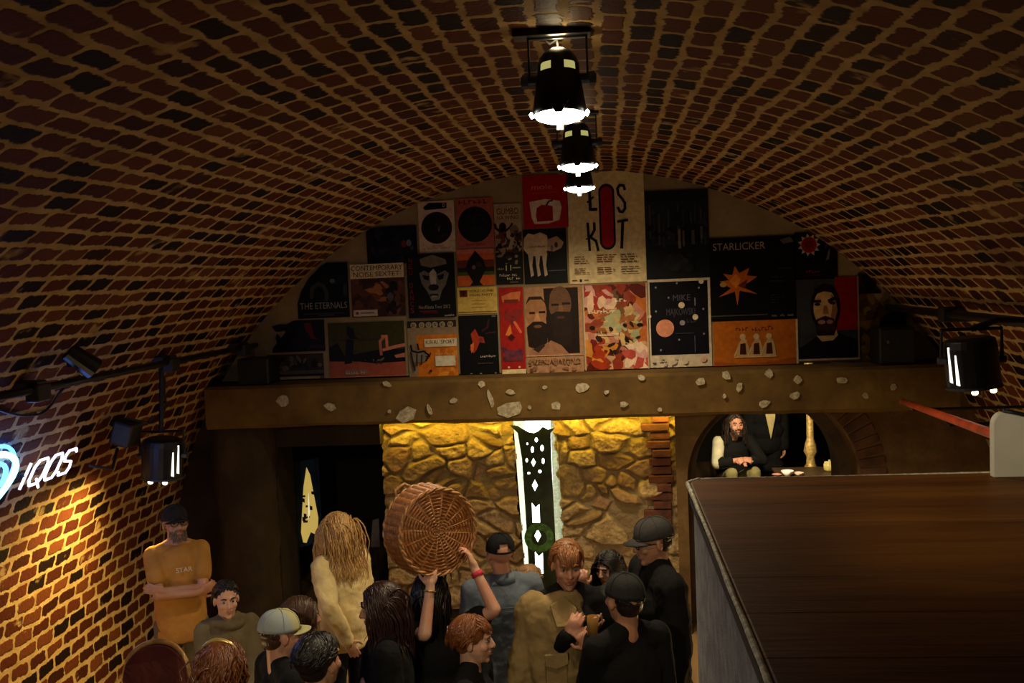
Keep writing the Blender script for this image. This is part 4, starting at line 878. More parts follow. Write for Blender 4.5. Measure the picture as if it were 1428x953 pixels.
# cables on the left vault
def wall_cable(label, pxs, r=.008):
    P = [hit(px, py, .012) for px, py in pxs]; Q = []
    for i in range(len(P) - 1):
        for k in range(5): Q.append(P[i].lerp(P[i+1], k / 5))
    Q.append(P[-1]); 
    for _ in range(3): Q = [Q[0]] + [(Q[i-1] + Q[i]*2 + Q[i+1]) / 4 for i in range(1, len(Q)-1)] + [Q[-1]]
    for i, p in enumerate(Q):
        v = Vector((p.x - VX, 0, p.z - VZ)); l = v.length; Q[i] = Vector((VX, p.y, VZ)) + v * ((VR - r - .004) / l)
    g = MB(); g.tube(Q, r, 6); o = g.build('cable', M_BLKP, smooth=True); return tag(o, label, 'cable')
wall_cable('thin black cable sagging over the bricks above the blue neon sign', [(-30, 560), (0, 573), (30, 581), (60, 578), (76, 560), (86, 544), (100, 532), (112, 524)])
wall_cable('short black cable dangling on the bricks above the left spotlight', [(222, 516), (231, 530), (229, 548), (232, 562), (226, 590)])
t = thing('small_spotlight', 'small black fitting on the bricks left of the pipe', 'fitting', tuple(hit(112, 500, .06))); c = Vector(t.location)
g = MB(); g.cyl(c + Vector((-.05, -.05, .05)), c + Vector((.05, .06, -.07)), .055, .07, 14); g.build('can', M_BLK, t, smooth=False); g = MB(); g.box(tuple(c + Vector((-.09, .0, -.05))), tuple(c + Vector((-.02, .05, .05)))); g.build('mount', M_BLKP, t)

# black loudspeaker on the right end of the beam
ps = Vector((2.46, 8.8, ZB1))
t = thing('loudspeaker', 'black loudspeaker standing on the right end of the beam', 'speaker', (ps.x, 8.8, ZB1))
g = MB(); g.box((ps.x - .15, 8.66, ZB1), (ps.x + .15, 8.96, ZB1 + .32)); g.build('cabinet', M_BLKP, t, bevel=.015)
g = MB(); g.box((ps.x - .13, 8.648, ZB1 + .02), (ps.x + .13, 8.66, ZB1 + .30)); g.build('grille', mat('grille', (.006, .006, .006), .7, bump=1, bscale=400), t)
g = MB(); g.cyl((ps.x - .08, 8.64, ZB1 + .2), (ps.x - .08, 8.65, ZB1 + .2), .014, n=14); o = g.build('badge', mat('badge', (.3, .3, .32), .25, .9), t)
t = thing('loudspeaker', 'black loudspeaker lying in shadow on the left end of the beam', 'speaker', (at(345, 500, 8.8).x, 8.8, ZB1))
xs_ = t.location.x
g = MB(); g.box((xs_ - .05, 8.66, ZB1), (xs_ + .24, 8.97, ZB1 + .24)); g.build('cabinet', M_BLKP, t, bevel=.015)
g = MB(); g.box((xs_ - .03, 8.65, ZB1 + .02), (xs_ + .22, 8.66, ZB1 + .22)); g.build('grille', MATS['grille'], t)

# ------------------------------------------------------------------ neon sign on the left wall
cS = hit(62, 655, .0)
nrm = Vector((VX - cS.x, 0, VZ - cS.z)).normalized(); upv = Vector((nrm.z, 0, -nrm.x)); upv = upv if upv.z > 0 else -upv
org = cS + nrm * .06
sgn = thing('neon_sign', 'white neon lettering and blue ring glowing on the left brick wall', 'sign', tuple(org))
# wall coordinates (u along the room, v up) of the four corners of the lettering
def wall_uv(px, py):
    w = ray(px, py); t_ = (org - EYE).dot(nrm) / w.dot(nrm); p = EYE + w * t_ - org
    return p.y, p.dot(upv)
u0, v0 = wall_uv(27, 683); u1, v1 = wall_uv(109, 622)
ua, va = wall_uv(27, 652)
Hh = va - v0
def S3(u, v, d=0): return org + Vector((0, 1, 0)) * u + upv * v + nrm * d
M_NEONW = emit('neon_white', (.70, .68, 1.0), 2.6)
M_NEONB = emit('neon_blue', (.04, .16, 1.0), 10)
M_NEONC = emit('neon_cyan', (.25, .75, 1.0), 4)
GL = {'I': [[(.0, 0), (.0, 1)]], 'Q': [[(.2, .0), (.0, .25), (.0, .75), (.2, 1), (.8, 1), (1, .75), (1, .25), (.8, 0), (.2, 0)], [(.6, .2), (1.08, -.22)]],
      'O': [[(.2, .0), (.0, .25), (.0, .75), (.2, 1), (.8, 1), (1, .75), (1, .25), (.8, 0), (.2, 0)]], 'S': [[(1, .85), (.85, 1), (.15, 1), (0, .82), (.1, .58), (.9, .46), (1, .2), (.85, 0), (.1, 0), (0, .16)]]}
LW = u1 - u0; xq = {'I': (.0, .02), 'Q': (.13, .27), 'O': (.46, .24), 'S': (.77, .23)}
for ch in 'IQOS':
    x0_, w_ = xq[ch]; g = MB()
    for st in GL[ch]:
        P = [S3(u0 + LW * (x0_ + w_ * a_ + .02 * b_), (v0) + Hh * b_, .0) for a_, b_ in st]; g.tube(P, .0092, 8)
    o = g.build('letter', M_NEONW, sgn, smooth=True)
# ring and swoosh at the left, cut by the frame
uc, vc = wall_uv(-22, 678); ru = wall_uv(19, 660)[0] - uc
g = MB(); P = []
for i in range(30):
    a = 2*pi*i/30; P.append(S3(uc + ru * (1 + .05*sin(3*a)) * cos(a), vc + .20 * sin(a)))
g.tube(P, .020, 8, closed=True); o = g.build('ring', M_NEONC, sgn, smooth=True)
g = MB(); g.tube([S3(uc + ru * cos(a) * .62, vc + .02 + .125 * sin(a), .01) for a in [pi * (1.35 - k / 14 * 1.5) for k in range(15)]], .015, 8); g.build('swoosh', M_NEONB, sgn, smooth=True)
g = MB(); P = [S3(uc + ru * 1.13 * cos(2*pi*i/30), vc + .24 * sin(2*pi*i/30), -.03) for i in range(30)]; g.tube(P, .012, 8, closed=True); g.build('halo_tube', M_NEONB, sgn, smooth=True)
g = MB(); P = [S3(u0 + LW * a_, v0 + Hh * .5, -.035) for a_ in (-.02, 1.0)]; g.tube(P, .006, 6)
for a_ in (.0, .27, .58, .88): g.tube([S3(u0 + LW * a_, v0 + Hh * .5, -.062), S3(u0 + LW * a_, v0 + Hh * .5, .0)], .006, 6)
g.build('mount', M_BLKP, sgn)

# ------------------------------------------------------------------ wooden counter in front, right
cb = at(957, 668, 2.67); h_box = cb.z
M_WOOD = NT('dark_planks')
o_ = M_WOOD.obj(); mp = M_WOOD.n('Mapping'); M_WOOD.set(mp.inputs[0], o_); mp.inputs['Scale'].default_value = (.8, 7, 7)
n1 = M_WOOD.noise(mp.outputs[0], 1.4, 6, .6, .6).outputs['Fac']; n2 = M_WOOD.noise(mp.outputs[0], 8, 4).outputs['Fac']
sx_ = M_WOOD.n('SeparateXYZ'); M_WOOD.set(sx_.inputs[0], o_)
pk = M_WOOD.math('FRACT', M_WOOD.math('DIVIDE', sx_.outputs[1], .19)); seam = M_WOOD.math('MULTIPLY', M_WOOD.smooth(pk, .0, .02, 1.0, 0.0), 1.0)
c_ = M_WOOD.ramp(n1, [(.25, (.09, .028, .004)), (.5, (.22, .078, .011)), (.75, (.34, .135, .022))])
c_ = M_WOOD.mix(M_WOOD.math('MULTIPLY', n2, .4), c_, (.05, .02, .008)); c_ = M_WOOD.mix(M_WOOD.math('MULTIPLY', seam, .7), c_, (.02, .008, .003))
M_WOOD = M_WOOD.bsdf(c_, .55, 0, M_WOOD.bump(M_WOOD.math('SUBTRACT', n2, seam), .25, .01), Specular_IOR_Level=.1)
M_FELT = mat('grey_felt', (.30, .30, .305), .95, var=.25, scale=20, bump=.6, bscale=180)
xe = cb.x; ye = 2.67; xw_ = 2.45
bx = thing('counter', 'tall counter with dark plank top and grey side panel in the right foreground', 'counter', (1.3, 1.6, 0))
def slab(z0, z1, off, rad):
    def ol():
        P = [(xw_, .35), (xe + off, .35)]
        for k in range(7):
            a = pi - (pi/2) * k / 6; P.append((xe + off + rad + rad*cos(a), ye - off - rad + rad*sin(a)))
        P.append((xw_, ye - off)); return P
    P = ol(); return [(x, y, z0) for x, y in P], [(x, y, z1) for x, y in P]
g = MB(); A, B = slab(h_box - .03, h_box, .006, .05); g.prism(A, B); g.build('plank_top', M_WOOD, bx, bevel=.004)
# worn pale edge strip along the left and far sides
g = MB(); pts = []
for (x, y, z) in slab(0, h_box - .004, .0, .05)[1][1:]:
    pts.append(Vector((x, y, z)))
D = []
for i in range(len(pts) - 1):
    m2 = 24 if i == 0 else 6
    for k in range(m2): D.append(pts[i].lerp(pts[i+1], k / m2))
D.append(pts[-1]); rr = random.Random(2)
g.tube([p + Vector((rr.uniform(-.001, .001), 0, rr.uniform(-.001, .001))) for p in D], [.0055 + rr.uniform(-.0012, .0012) for _ in D], 8)
o = g.build('edge_trim', mat('worn_edge', (.72, .68, .50), .6, var=.4, scale=60), bx, smooth=True); o['label'] = 'pale worn edge of the top'
g = MB(); A, B = slab(.02, h_box - .052, .012, .05); g.prism(A, B); g.build('side_panel', M_FELT, bx)
g = MB(); A, B = slab(h_box - .052, h_box - .03, .003, .05); g.prism(A, B); g.build('under_edge', mat('black_edge', (.012, .011, .010), .7), bx)
g = MB(); A, B = slab(0, .02, .03, .05); g.prism(A, B); g.build('plinth', MATS['black_edge'], bx)

# white board standing at the far edge of the counter
q0 = at(1381, 649, 2.62); sc_ = 2.62 / F
wp = thing('white_panel', 'cream white panel with rounded corner standing on the far edge of the counter', 'panel', (q0.x + .1, 2.6, h_box))
P = []; x0 = q0.x; zt = h_box + 88 * sc_
P.append((x0, h_box)); P.append((x0 + .0, zt - .045))
for k in range(6):
    a = pi - (pi/2 - .2) * k / 5; P.append((x0 + .03 + .03*cos(a), zt - .035 + .036*sin(a)))
P += [(x0 + .06, zt - .008), (x0 + .30, zt - .075), (x0 + .30, h_box)]
g = MB(); g.prism([(x, 2.60, z) for x, z in P], [(x, 2.625, z) for x, z in P]); g.build('board', mat('cream_board', (.72, .68, .52), .55, var=.08, scale=6), wp, bevel=.003)
g = MB(); g.tube([(x0 + .03, 2.612, zt + .002), (x0 + .06, 2.612, zt - .004), (x0 + .31, 2.612, zt - .073)], .006, 8); o = g.build('edge_binding', M_BLKP, wp, smooth=True)
g = MB(); g.box((x0 + .10, 2.545, h_box), (x0 + .26, 2.6, h_box + .012)); g.build('foot', M_BLKP, wp)

# red handrail on the right
def rail(pts, r, label):
    t = thing('handrail', label, 'handrail', tuple(pts[0])); g = MB(); g.tube(pts, r, 10); g.build('bar', mat('red_paint', (.55, .07, .02), .35, var=.3, scale=8), t, smooth=True); return t
r0, r1 = at(1258, 560, 7.6), at(1400, 611, 4.1)
hr = rail([r0, r0.lerp(r1, .5), r1, r1 + (r1 - r0) * .25], .022, 'red painted handrail sloping down the right wall behind the counter')
for k in (.08, .55, .98):
    g = MB(); p = r0.lerp(r1, k); g.tube([p, p + Vector((.04, 0, -.05)), Vector((vault_x(p.z - .05, 1), p.y, p.z - .05))], .012, 6); g.build('bracket', M_BLK, hr)
# ------------------------------------------------------------------ people
# A figure is laid out at 1.75 m, facing -y, its left hand on +x, feet at z = 0; the root is turned and scaled.
SKIN = {}
def skin(name, col):
    if name not in MATS:
        t = NT(name); o = t.obj()
        n1 = t.noise(o, 30, 4).outputs['Fac']; n2 = t.noise(o, 6, 3).outputs['Fac']
        c = t.mix(t.smooth(n2, .35, .7), col, (col[0]*.95, col[1]*.72, col[2]*.68)); c = t.mix(t.math('MULTIPLY', n1, .2), c, tuple(v*.7 for v in col))
        MATS[name] = t.bsdf(c, .48, 0, t.bump(n1, .12, .004), Subsurface_Weight=.0, Specular_IOR_Level=.4)
    return MATS[name]
def hairmat(name, col):
    if name not in MATS:
        t = NT(name); o = t.obj(); mp = t.n('Mapping'); t.set(mp.inputs[0], o); mp.inputs['Scale'].default_value = (1, 1, .18)
        n1 = t.noise(mp.outputs[0], 160, 3).outputs['Fac']; n2 = t.noise(o, 14, 2).outputs['Fac']
        c = t.ramp(n1, [(.3, tuple(v*.45 for v in col)), (.55, col), (.75, tuple(min(1, v*1.6) for v in col))])
        c = t.mix(t.math('MULTIPLY', n2, .4), c, tuple(v*.5 for v in col))
        MATS[name] = t.bsdf(c, .38, 0, t.bump(n1, .5, .006), Specular_IOR_Level=.5)
    return MATS[name]
SK_PALE = skin('skin_pale', (.62, .36, .24)); SK_ROSY = skin('skin_rosy', (.55, .28, .18)); SK_TAN = skin('skin_tan', (.48, .26, .15))
M_EYE = mat('eye_white', (.36, .31, .27), .3, var=.05); M_IRIS = mat('iris', (.03, .02, .012), .25, var=.2); M_LIP = mat('lips', (.36, .11, .08), .45, var=.1)
M_SHOE = mat('shoe_leather', (.02, .016, .013), .5)

def seg2(a, b, la, lb, pole):
    """elbow position of a two-bone limb"""
    d = b - a; L = d.length; mx = (la + lb) * .999
    if L > mx: b = a + d * (mx / L); d = b - a; L = mx
    x = (la*la - lb*lb + L*L) / (2*L); h = math.sqrt(max(1e-8, la*la - x*x)); u = d / L
    p = Vector(pole); p = p - u * p.dot(u); p = p.normalized() if p.length > 1e-5 else frame(u)[0]
    return a + u * x + p * h, b

class Person:
    def __init__(s, label, top, yaw, H=None, female=False, group=None, lean=0, leanx=0, base_z=0.0, seated=0.0, wide=1.0, name='person'):
        """top: world point of the crown of the head"""
        top = Vector(top)
        s.yaw = R_(yaw); s.female = female
        Hreal = (top.z - base_z) if H is None else H
        s.k = Hreal / 1.75; s.seated = seated; s.wide = wide
        s.lean = R_(lean); s.leanx = R_(leanx)
        s.root = thing(name, label, 'person', (0, 0, 0), group)
        ht = s.J((0, -.01, 1.75))                          # where the crown goes in local space
        off = Matrix.Rotation(s.yaw, 3, 'Z') @ (ht * s.k)
        s.root.rotation_euler = (0, 0, s.yaw); s.root.scale = (s.k,) * 3
        s.root.location = (top.x - off.x, top.y - off.y, base_z if H is None else top.z - off.z)
        s.Mi = (Matrix.Translation(s.root.location) @ Matrix.Rotation(s.yaw, 4, 'Z') @ Matrix.Scale(s.k, 4)).inverted()
        s.body = MB(); s.skin = SK_ROSY
    def J(s, p):
        """bend everything above the hips (lean forward / sideways)"""
        p = Vector(p)
        if p.z > .95:
            c = Vector((0, 0, .95)); q = p - c
            q = Matrix.Rotation(s.lean, 3, 'X') @ q; q = Matrix.Rotation(s.leanx, 3, 'Y') @ q; return c + q
        return p
    def local(s, w): return s.Mi @ Vector(w)
    def torso(s, mb, infl=0.0, hem=.86, loose=1.0, sleeves=None, neck=True):
        w = s.wide; f = s.female; B = s.J
        sh = .15 if f else .172
        R3 = Matrix.Rotation(s.leanx, 3, 'Y') @ Matrix.Rotation(s.lean, 3, 'X')
        i = infl
        mb.ball((0, .01, .95), ((.165 if f else .16)*w + i, .118*w + i, .12 + i), R3, 16)
        mb.ball(B((0, 0, 1.10)), ((.125 if f else .145)*w*loose + i, .10*w*loose + i, .15), R3, 16)
        mb.ball(B((0, .005, 1.27)), ((.145 if f else .168)*w + i, (.105 if f else .118)*w + i, .185), R3, 16)
        if f:
            for q in (-1, 1): mb.ball(B((q*.065, -.085, 1.25)), (.06 + i, .05 + i, .062 + i), n=12)
        mb.limb(B((-sh*w*.9, .01, 1.425)), .05 + i, B((sh*w*.9, .01, 1.425)), .05 + i)
        for q in (-1, 1): mb.limb(B((q*.03, .015, 1.49)), .045 + i*.6, B((q*sh*.75, .015, 1.44)), .045 + i)
        s.sh = {q: B((q*sh*w, .01, 1.43)) for q in (-1, 1)}
        if hem < .95: mb.ball((0, .01, hem + .06), (.17*w + i, .125*w + i, .1), n=16)
    def head(s, turn=0, nod=0, tilt=0, beard=False):
        """turn to the left of the figure, nod down, tilt sideways (degrees)"""
        nb = s.J((0, .015, 1.46)); c0 = s.J((0, -.005, 1.63))
        base = Matrix.Rotation(s.leanx*.6, 3, 'Y') @ Matrix.Rotation(s.lean*.6, 3, 'X')
        s.HR = base @ Matrix.Rotation(R_(turn), 3, 'Z') @ Matrix.Rotation(R_(tilt), 3, 'Y') @ Matrix.Rotation(R_(nod), 3, 'X')
        s.HC = nb + (c0 - nb) + (s.HR @ Vector((0, -.0, .0)))
        b = s.body; R3 = s.HR; C = s.HC
        def P(x, y, z): return C + R3 @ Vector((x, -y, z))    # y forward in head space
        s.P = P
        b.limb(nb, .058, P(0, -.02, -.05), .053)
        b.ball(P(0, -.015, .035), (.076, .097, .085), R3, 18)
        b.ball(P(0, .02, -.025), (.064, .073, .088), R3, 18)
        b.ball(P(0, .026, -.075), (.05, .056, .045), R3, 14)
        b.ball(P(0, .070, -.099), (.022, .018, .017), R3, 10)
        b.limb(P(0, .086, .018), .0085, P(0, .109, -.024), .0115, n=10)
        for q in (-1, 1):
            b.ball(P(q*.011, .098, -.027), (.009, .011, .008), R3, 8)
            b.ball(P(q*.037, .062, -.022), (.026, .024, .024), R3, 10)
            b.ball(P(q*.078, -.008, -.006), (.009, .021, .033), R3 @ Matrix.Rotation(R_(q*18), 3, 'Z'), 10)
        b.limb(P(-.034, .077, .033), .0125, P(.034, .077, .033), .0125, n=10)
        b.ball(P(0, .088, -.054), (.023, .009, .0065), R3, 10); b.ball(P(0, .087, -.065), (.02, .009, .0075), R3, 10)
    def arm(s, side, wrist, pole=(0, .5, -1), hand=None, curl=.35, normal=None, world=True, grip=False, spread=1.0):
        """side +1 left, -1 right. wrist in world space unless world=False"""
        a = s.sh[side]; w = s.local(wrist) if world else Vector(wrist)
        e, w = seg2(a, w, .29, .25, Vector((pole[0]*side, pole[1], pole[2])))
        s.arms = getattr(s, 'arms', {}); s.arms[side] = (a, e, w)
        b = s.body
        b.limb(a, .048, e, .039); b.limb(e, .039, w, .027)
        d = (w - e).normalized()
        if hand is not None: d = (s.Mi.to_3x3() @ Vector(hand)).normalized() if world else Vector(hand).normalized()
        n = Vector(normal) if normal is not None else Vector((-side, 0, 0))
        if world and normal is not None: n = s.Mi.to_3x3() @ n
        s.hand(side, w, d, n, curl, grip, spread)
    def hand(s, side, w, d, n, curl, grip, spread):
        b = s.body; n = (n - d * n.dot(d)); n = n.normalized() if n.length > 1e-4 else frame(d)[0]
        t = d.cross(n) * (1 if True else -1)                # across the palm
        t = t.normalized() * (side)                          # towards the thumb
        R3 = Matrix((t, d, n)).transposed()
        b.limb(w, .026, w + d*.03, .027, n=10)
        b.ball(w + d*.055, (.041, .05, .017), R3, 12)
        for q, (L, off) in enumerate(((.070, .030), (.080, .010), (.074, -.010), (.058, -.029))):
            p = w + d * (.092 - abs(q - 1.2)*.004) + t * off; dd = (d + t * off * 2.2 * spread).normalized(); r = .0088 - .0004*q
            for sgm, fr in enumerate((.45, .31, .26)):
                ang = curl * (.75 + .55 * sgm) * (1.0 + .06*q)
                ax = dd.cross(n).normalized()
                dd2 = (Matrix.Rotation(-ang, 3, ax) @ dd).normalized()
                if dd2.dot(n) < dd.dot(n): dd2 = (Matrix.Rotation(ang, 3, ax) @ dd).normalized()
                nn = (n - dd2 * n.dot(dd2)); n_l = nn.normalized() if nn.length > 1e-4 else n
                p2 = p + dd2 * L * fr; b.limb(p, r, p2, r*.92, n=8); p = p2; r *= .92; dd = dd2
        th0 = w + d*.03 + t*.03; th1 = th0 + (d*.6 + t*.75 + n*.35).normalized()*.042; th2 = th1 + (d*.9 + t*(.1 if grip else .35) + n*(.75 if grip else .3)).normalized()*.032
        b.limb(w + d*.028 + t*.014, .018, th0, .015, n=8); b.limb(th0, .013, th1, .0105, n=8); b.limb(th1, .0105, th2, .0085, n=8)
    def legs(s, stance=.10):
        b = s.body; s.leg = {}
        for q in (-1, 1):
            if s.seated:
                h = Vector((q*.09, .0, .93)); kn = Vector((q*.13, -.42, .93 + getattr(s, 'knee', 0))); an = Vector((q*.12, -.40, .95 - s.seated + .09))
            else:
                h = Vector((q*.09, .01, .92)); kn = Vector((q*stance, -.015, .50)); an = Vector((q*stance*1.05, .02, .09))
            b.limb(h, .085, kn, .056); b.limb(kn, .054, an, .04); s.leg[q] = (h, kn, an)
            b.ball(an + Vector((0, -.07, -.05)), (.042, .12, .035), n=12)
    def finish(s, top_mat, loose=1.22, boxy=0, trouser=None, hem=.86, infl=.014, sleeve=None, name='shirt', disp=0.0100, voxel=.0065, collar=False, collar_mat=None):
        """close the body, then dress it"""
        s.bodyobj = bake(s.body, 'body', s.skin, s.root, voxel, 2)
        g = MB()
        if boxy:
            w = s.wide * (.90 if s.female else 1); i_ = infl; na = 44; vs = []; fs = []; z0 = hem - .04
            sec = [(z0, .182, .135), (z0 + .02, .186, .14), (1.0, .182, .136), (1.12, .176, .132), (1.25, .176, .132), (1.36, .172, .122), (1.43, .150, .092), (1.47, .10, .07), (1.485, .07, .06)]
            for j, (z, rx, ry) in enumerate(sec):
                k_ = max(0, (1.4 - z) / .6)
                for q in range(na):
                    a = 2*pi*q/na; f_ = 1 + boxy*k_*(.035*cos(8*a + 2.2*k_ + s.yaw) + .03*cos(5*a - 1.5*k_)); vs.append(s.J((cos(a)*(rx*w + i_)*f_, .008 + sin(a)*(ry*w + i_)*f_, z)))
            fs = [(j*na+q, j*na+(q+1) % na, (j+1)*na+(q+1) % na, (j+1)*na+q) for j in range(len(sec)-1) for q in range(na)] + [tuple(range(na))[::-1], tuple(range((len(sec)-1)*na, len(sec)*na))]
            g.add(vs, fs); sh = .15 if s.female else .172
            g.limb(s.J((-sh*s.wide*.9, .01, 1.425)), .05 + infl, s.J((sh*s.wide*.9, .01, 1.425)), .05 + infl)
            for q in (-1, 1): g.limb(s.J((q*.03, .015, 1.48)), .045 + infl*.6, s.J((q*sh*.75, .015, 1.44)), .045 + infl)
        else: s.torso(g, infl, hem, loose)
        for side, (a, e, w) in getattr(s, 'arms', {}).items():
            if sleeve == 'long':
                g.limb(a, .056 + infl, e, .047 + infl); g.limb(e, .046 + infl, w, .034 + infl*.8)
            elif sleeve == 'rolled':
                g.limb(a, .056 + infl, e, .047 + infl); g.limb(e, .046 + infl, e.lerp(w, .55), .042 + infl)
            else:
                m = a.lerp(e, .62); g.limb(a, .058 + infl, m, .060 + infl*.9)
        o = bake(g, name, top_mat, s.root, .009, 6, disp, .09); s.top = o
        if trouser is not None:
            g = MB(); g.ball((0, .01, .94), (.172*s.wide, .128*s.wide, .11), n=16)
            for q, (h, kn, an) in s.leg.items(): g.limb(h, .098, kn, .070); g.limb(kn, .068, an, .056)
            bake(g, 'trousers', trouser, s.root, .012, 3, .02, .12)
        for q, (h, kn, an) in s.leg.items():
            g = MB(); g.ball(an + Vector((0, -.07, -.045)), (.052, .135, .045), n=14); g.cyl(an + Vector((0, .0, .0)), an + Vector((0, .01, -.06)), .05, .055, 12); g.box(tuple(an + Vector((-.05, -.2, -.09))), tuple(an + Vector((.05, .06, -.075))))
            g.build('shoe', M_SHOE, s.root, smooth=True, world=False)
        if collar:
            g = MB(); n = 20
            for i in range(n):
                pass
            P0 = []
            for i in range(n + 1):
                a = pi * .5 + (2*pi - .7) * (i / n - .5); P0.append(s.J((cos(a)*.072, .012 + sin(a)*.068, 1.475 + .012*sin(a))))
            vs = []; fs = []
            for i, p in enumerate(P0):
                o_ = Vector((p.x, p.y - .012, 0)); o_ = o_.normalized()
                vs += [p + Vector((0,0,.045)), p + o_*.026 + Vector((0,0,-.012)), p + o_*.02 + Vector((0,0,-.016)), p - o_*.006 + Vector((0,0,.03))]
            for i in range(n): fs += [(i*4+k, i*4+(k+1) % 4, (i+1)*4+(k+1) % 4, (i+1)*4+k) for k in range(4)]
            g.add(vs, fs); g.build('collar', collar_mat or top_mat, o, smooth=True, world=False)
    def face(s, brow=None, lips=True):
        P = s.P; R3 = s.HR
        for q in (-1, 1):
            g = MB(); g.ball(P(q*.031, .0755, .009), (.0125, .0115, .0062), R3, 12, 0); g.ball(P(q*.031, .0835, .0085), (.0066, .0052, .0062), R3, 10, 1); g.build('eye', [M_EYE, M_IRIS], s.root, smooth=True, world=False)
            if brow is not None:
                g = MB(); g.tube([P(q*.014, .0925, .030), P(q*.032, .0915, .038), P(q*.05, .081, .031)], [.0045, .005, .003], 6); g.build('eyebrow', brow, s.root, smooth=True, world=False)
        if lips:
            g = MB(); g.ball(P(0, .0915, -.0535), (.021, .0075, .0052), R3, 10); g.ball(P(0, .0905, -.0645), (.018, .0078, .006), R3, 10); g.build('lips', M_LIP, s.root, smooth=True, world=False)
    def beard(s, m, long=.0, short=False):
        P = s.P; g = MB(); rr = random.Random(4)
        for i in range(420 if short else 130):
            a = rr.uniform(-1.35, 1.35); z = rr.uniform(-.115, -.04) if abs(a) < .9 else rr.uniform(-.09, .0)
            if abs(a) < .3 and -.075 < z < -.045: continue
            x, y = sin(a)*.058, .022 + cos(a)*.066; y += .006 if z < -.08 else 0
            p = P(x, y, z); d = s.HR @ Vector((sin(a)*.4, -cos(a)*.5, -.9)); L = (rr.uniform(.008, .014) if short else rr.uniform(.018, .03)) + long
            g.tube([p, p + d*L*.5, p + d*L + Vector((0, 0, -L*.2))], [.003, .0026, .001] if short else [.007, .006, .001], 5)
        for i in range(16):
            x = (i/15 - .5)*.055; p = P(x, .097 - abs(x)*.35, -.041); g.tube([p, P(x*1.25, .095 - abs(x)*.5, -.052)], [.005, .002], 5)
        g.build('beard', m, s.root, smooth=True, world=False)
    def glasses(s, m):
        P = s.P; g = MB()
        for q in (-1, 1):
            g.tube([P(q*.033 + .024*cos(2*pi*i/16), .101, .008 + .018*sin(2*pi*i/16)) for i in range(16)], .0028, 6, closed=True)
            g.tube([P(q*.057, .10, .012), P(q*.078, .06, .012), P(q*.082, -.02, .008)], .0025, 5)
        g.tube([P(-.01, .102, .012), P(.01, .102, .012)], .0025, 5); g.build('glasses', m, s.root, world=False)
    def hair(s, m, style='short', length=.05, n=190, seed=1, curl=0.0, fringe=False, part=0.0, vol=1.0, base=True, name='hair', lift=0.0, back=0.0, capped=False, thick=1.0):
        """locks combed over the skull from the crown: they slide over the head and fall from it"""
        P = s.P; rr = random.Random(seed); g = MB()
        n = int(n * 3.2)
        if capped: base = False; n = 150; g.ball(P(0, -.036, .012), (.074, .071, .045), s.HR, 16)
        if base: g.ball(P(0, -.026, .045), (.082*vol, .100*vol, .087*vol), s.HR, 20)
        if style in ('long', 'bob', 'bun'): g.ball(P(0, -.045, -.02), (.074*vol, .066*vol, .088), s.HR, 16)
        if style == 'short': g.ball(P(0, -.045, -.012), (.068, .058, .062), s.HR, 14)
        inv = s.HR.transposed(); down = Vector((0, 0, -1)); nk = s.J((0, .015, 1.46))
        E = Vector((.083, .104, .093)); ec = Vector((0, .018, .03))
        def push(h, r):                                   # keep a head-space point outside skull, neck and shoulders
            q = Vector(((h.x - ec.x)/(E.x*r), (h.y - ec.y)/(E.y*r), (h.z - ec.z)/(E.z*r))); L = q.length
            if L < 1 and L > 1e-6: q /= L; h = Vector((q.x*E.x*r, q.y*E.y*r, q.z*E.z*r)) + ec
            return h
        for i in range(n):
            az = rr.uniform(-pi, pi); el = math.acos(rr.uniform(.02, 1))
            d = Vector((sin(el)*sin(az), -sin(el)*cos(az), cos(el)))            # -y is the face
            if capped and abs(az) < 1.75: continue
            if capped: d = Vector((sin(az), -cos(az), rr.uniform(-.2, .05))).normalized()
            front = d.y < -.35
            if front and d.z < .55: continue
            if style != 'long' and d.z < .0 and not capped: continue
            r = rr.uniform(.90, .95) if capped else vol * rr.uniform(1.01, 1.08); p = Vector((d.x*E.x*r, d.y*E.y*r, d.z*E.z*r)) + ec
            L = (.018 if capped else length) * rr.uniform(.7, 1.1); steps = max(4, min(14, int(L / .03) + 3)); ds = L / steps
            side = 1 if d.x > part else -1
            if fringe and d.y < -.3 and abs(d.x) < .62: v = Vector((d.x*.3, -1, .1)); lim = fringe
            else:
                v = Vector((side*.8, .35 if front else .15, .2)) if d.y < .25 else Vector((d.x*.6, .8, .1)); lim = None
                if back: v = Vector((d.x*.2, 1, .3 + lift))
            if lim: steps = max(4, int(lim / .018)); ds = lim / steps * rr.uniform(.85, 1.1)
            if lift and not lim: v.z += lift
            nr = Vector((d.x/E.x, d.y/E.y, d.z/E.z)).normalized(); v = v - nr * v.dot(nr)
            if v.length < 1e-3: v = inv @ down
            v.normalize(); path = [p.copy()]; ph = rr.uniform(0, 6.3)
            for k in range(steps):
                v = (v * .72 + (inv @ down) * .34).normalized()
                if curl: v = (v + Vector((sin(ph + k*1.7), cos(ph + k*1.3), sin(ph*2 + k*1.1)*.6)) * curl).normalized()
                p = push(p + v * ds, r)
                if style in ('long', 'bob') and not lim and p.z < .055 and p.y < -.045 and abs(p.x) < .078: p.x = .078 * (1 if p.x >= 0 else -1)
                path.append(p.copy())
            W = []
            for h in path:
                w = s.HC + s.HR @ h
                # shoulders and back
                q = w - s.J((0, .01, 1.33)); e2 = Vector((q.x/.20, q.y/.15, q.z/.19)); Le = e2.length
                if Le < 1 and Le > 1e-6 and w.z < 1.6: e2 /= Le; w = s.J((0, .01, 1.33)) + Vector((e2.x*.20, e2.y*.15, e2.z*.19))
                W.append(w)
            wd = thick * rr.uniform(.0034, .0062) * (1.15 if style in ('long', 'bob') else .95); kk = len(W)
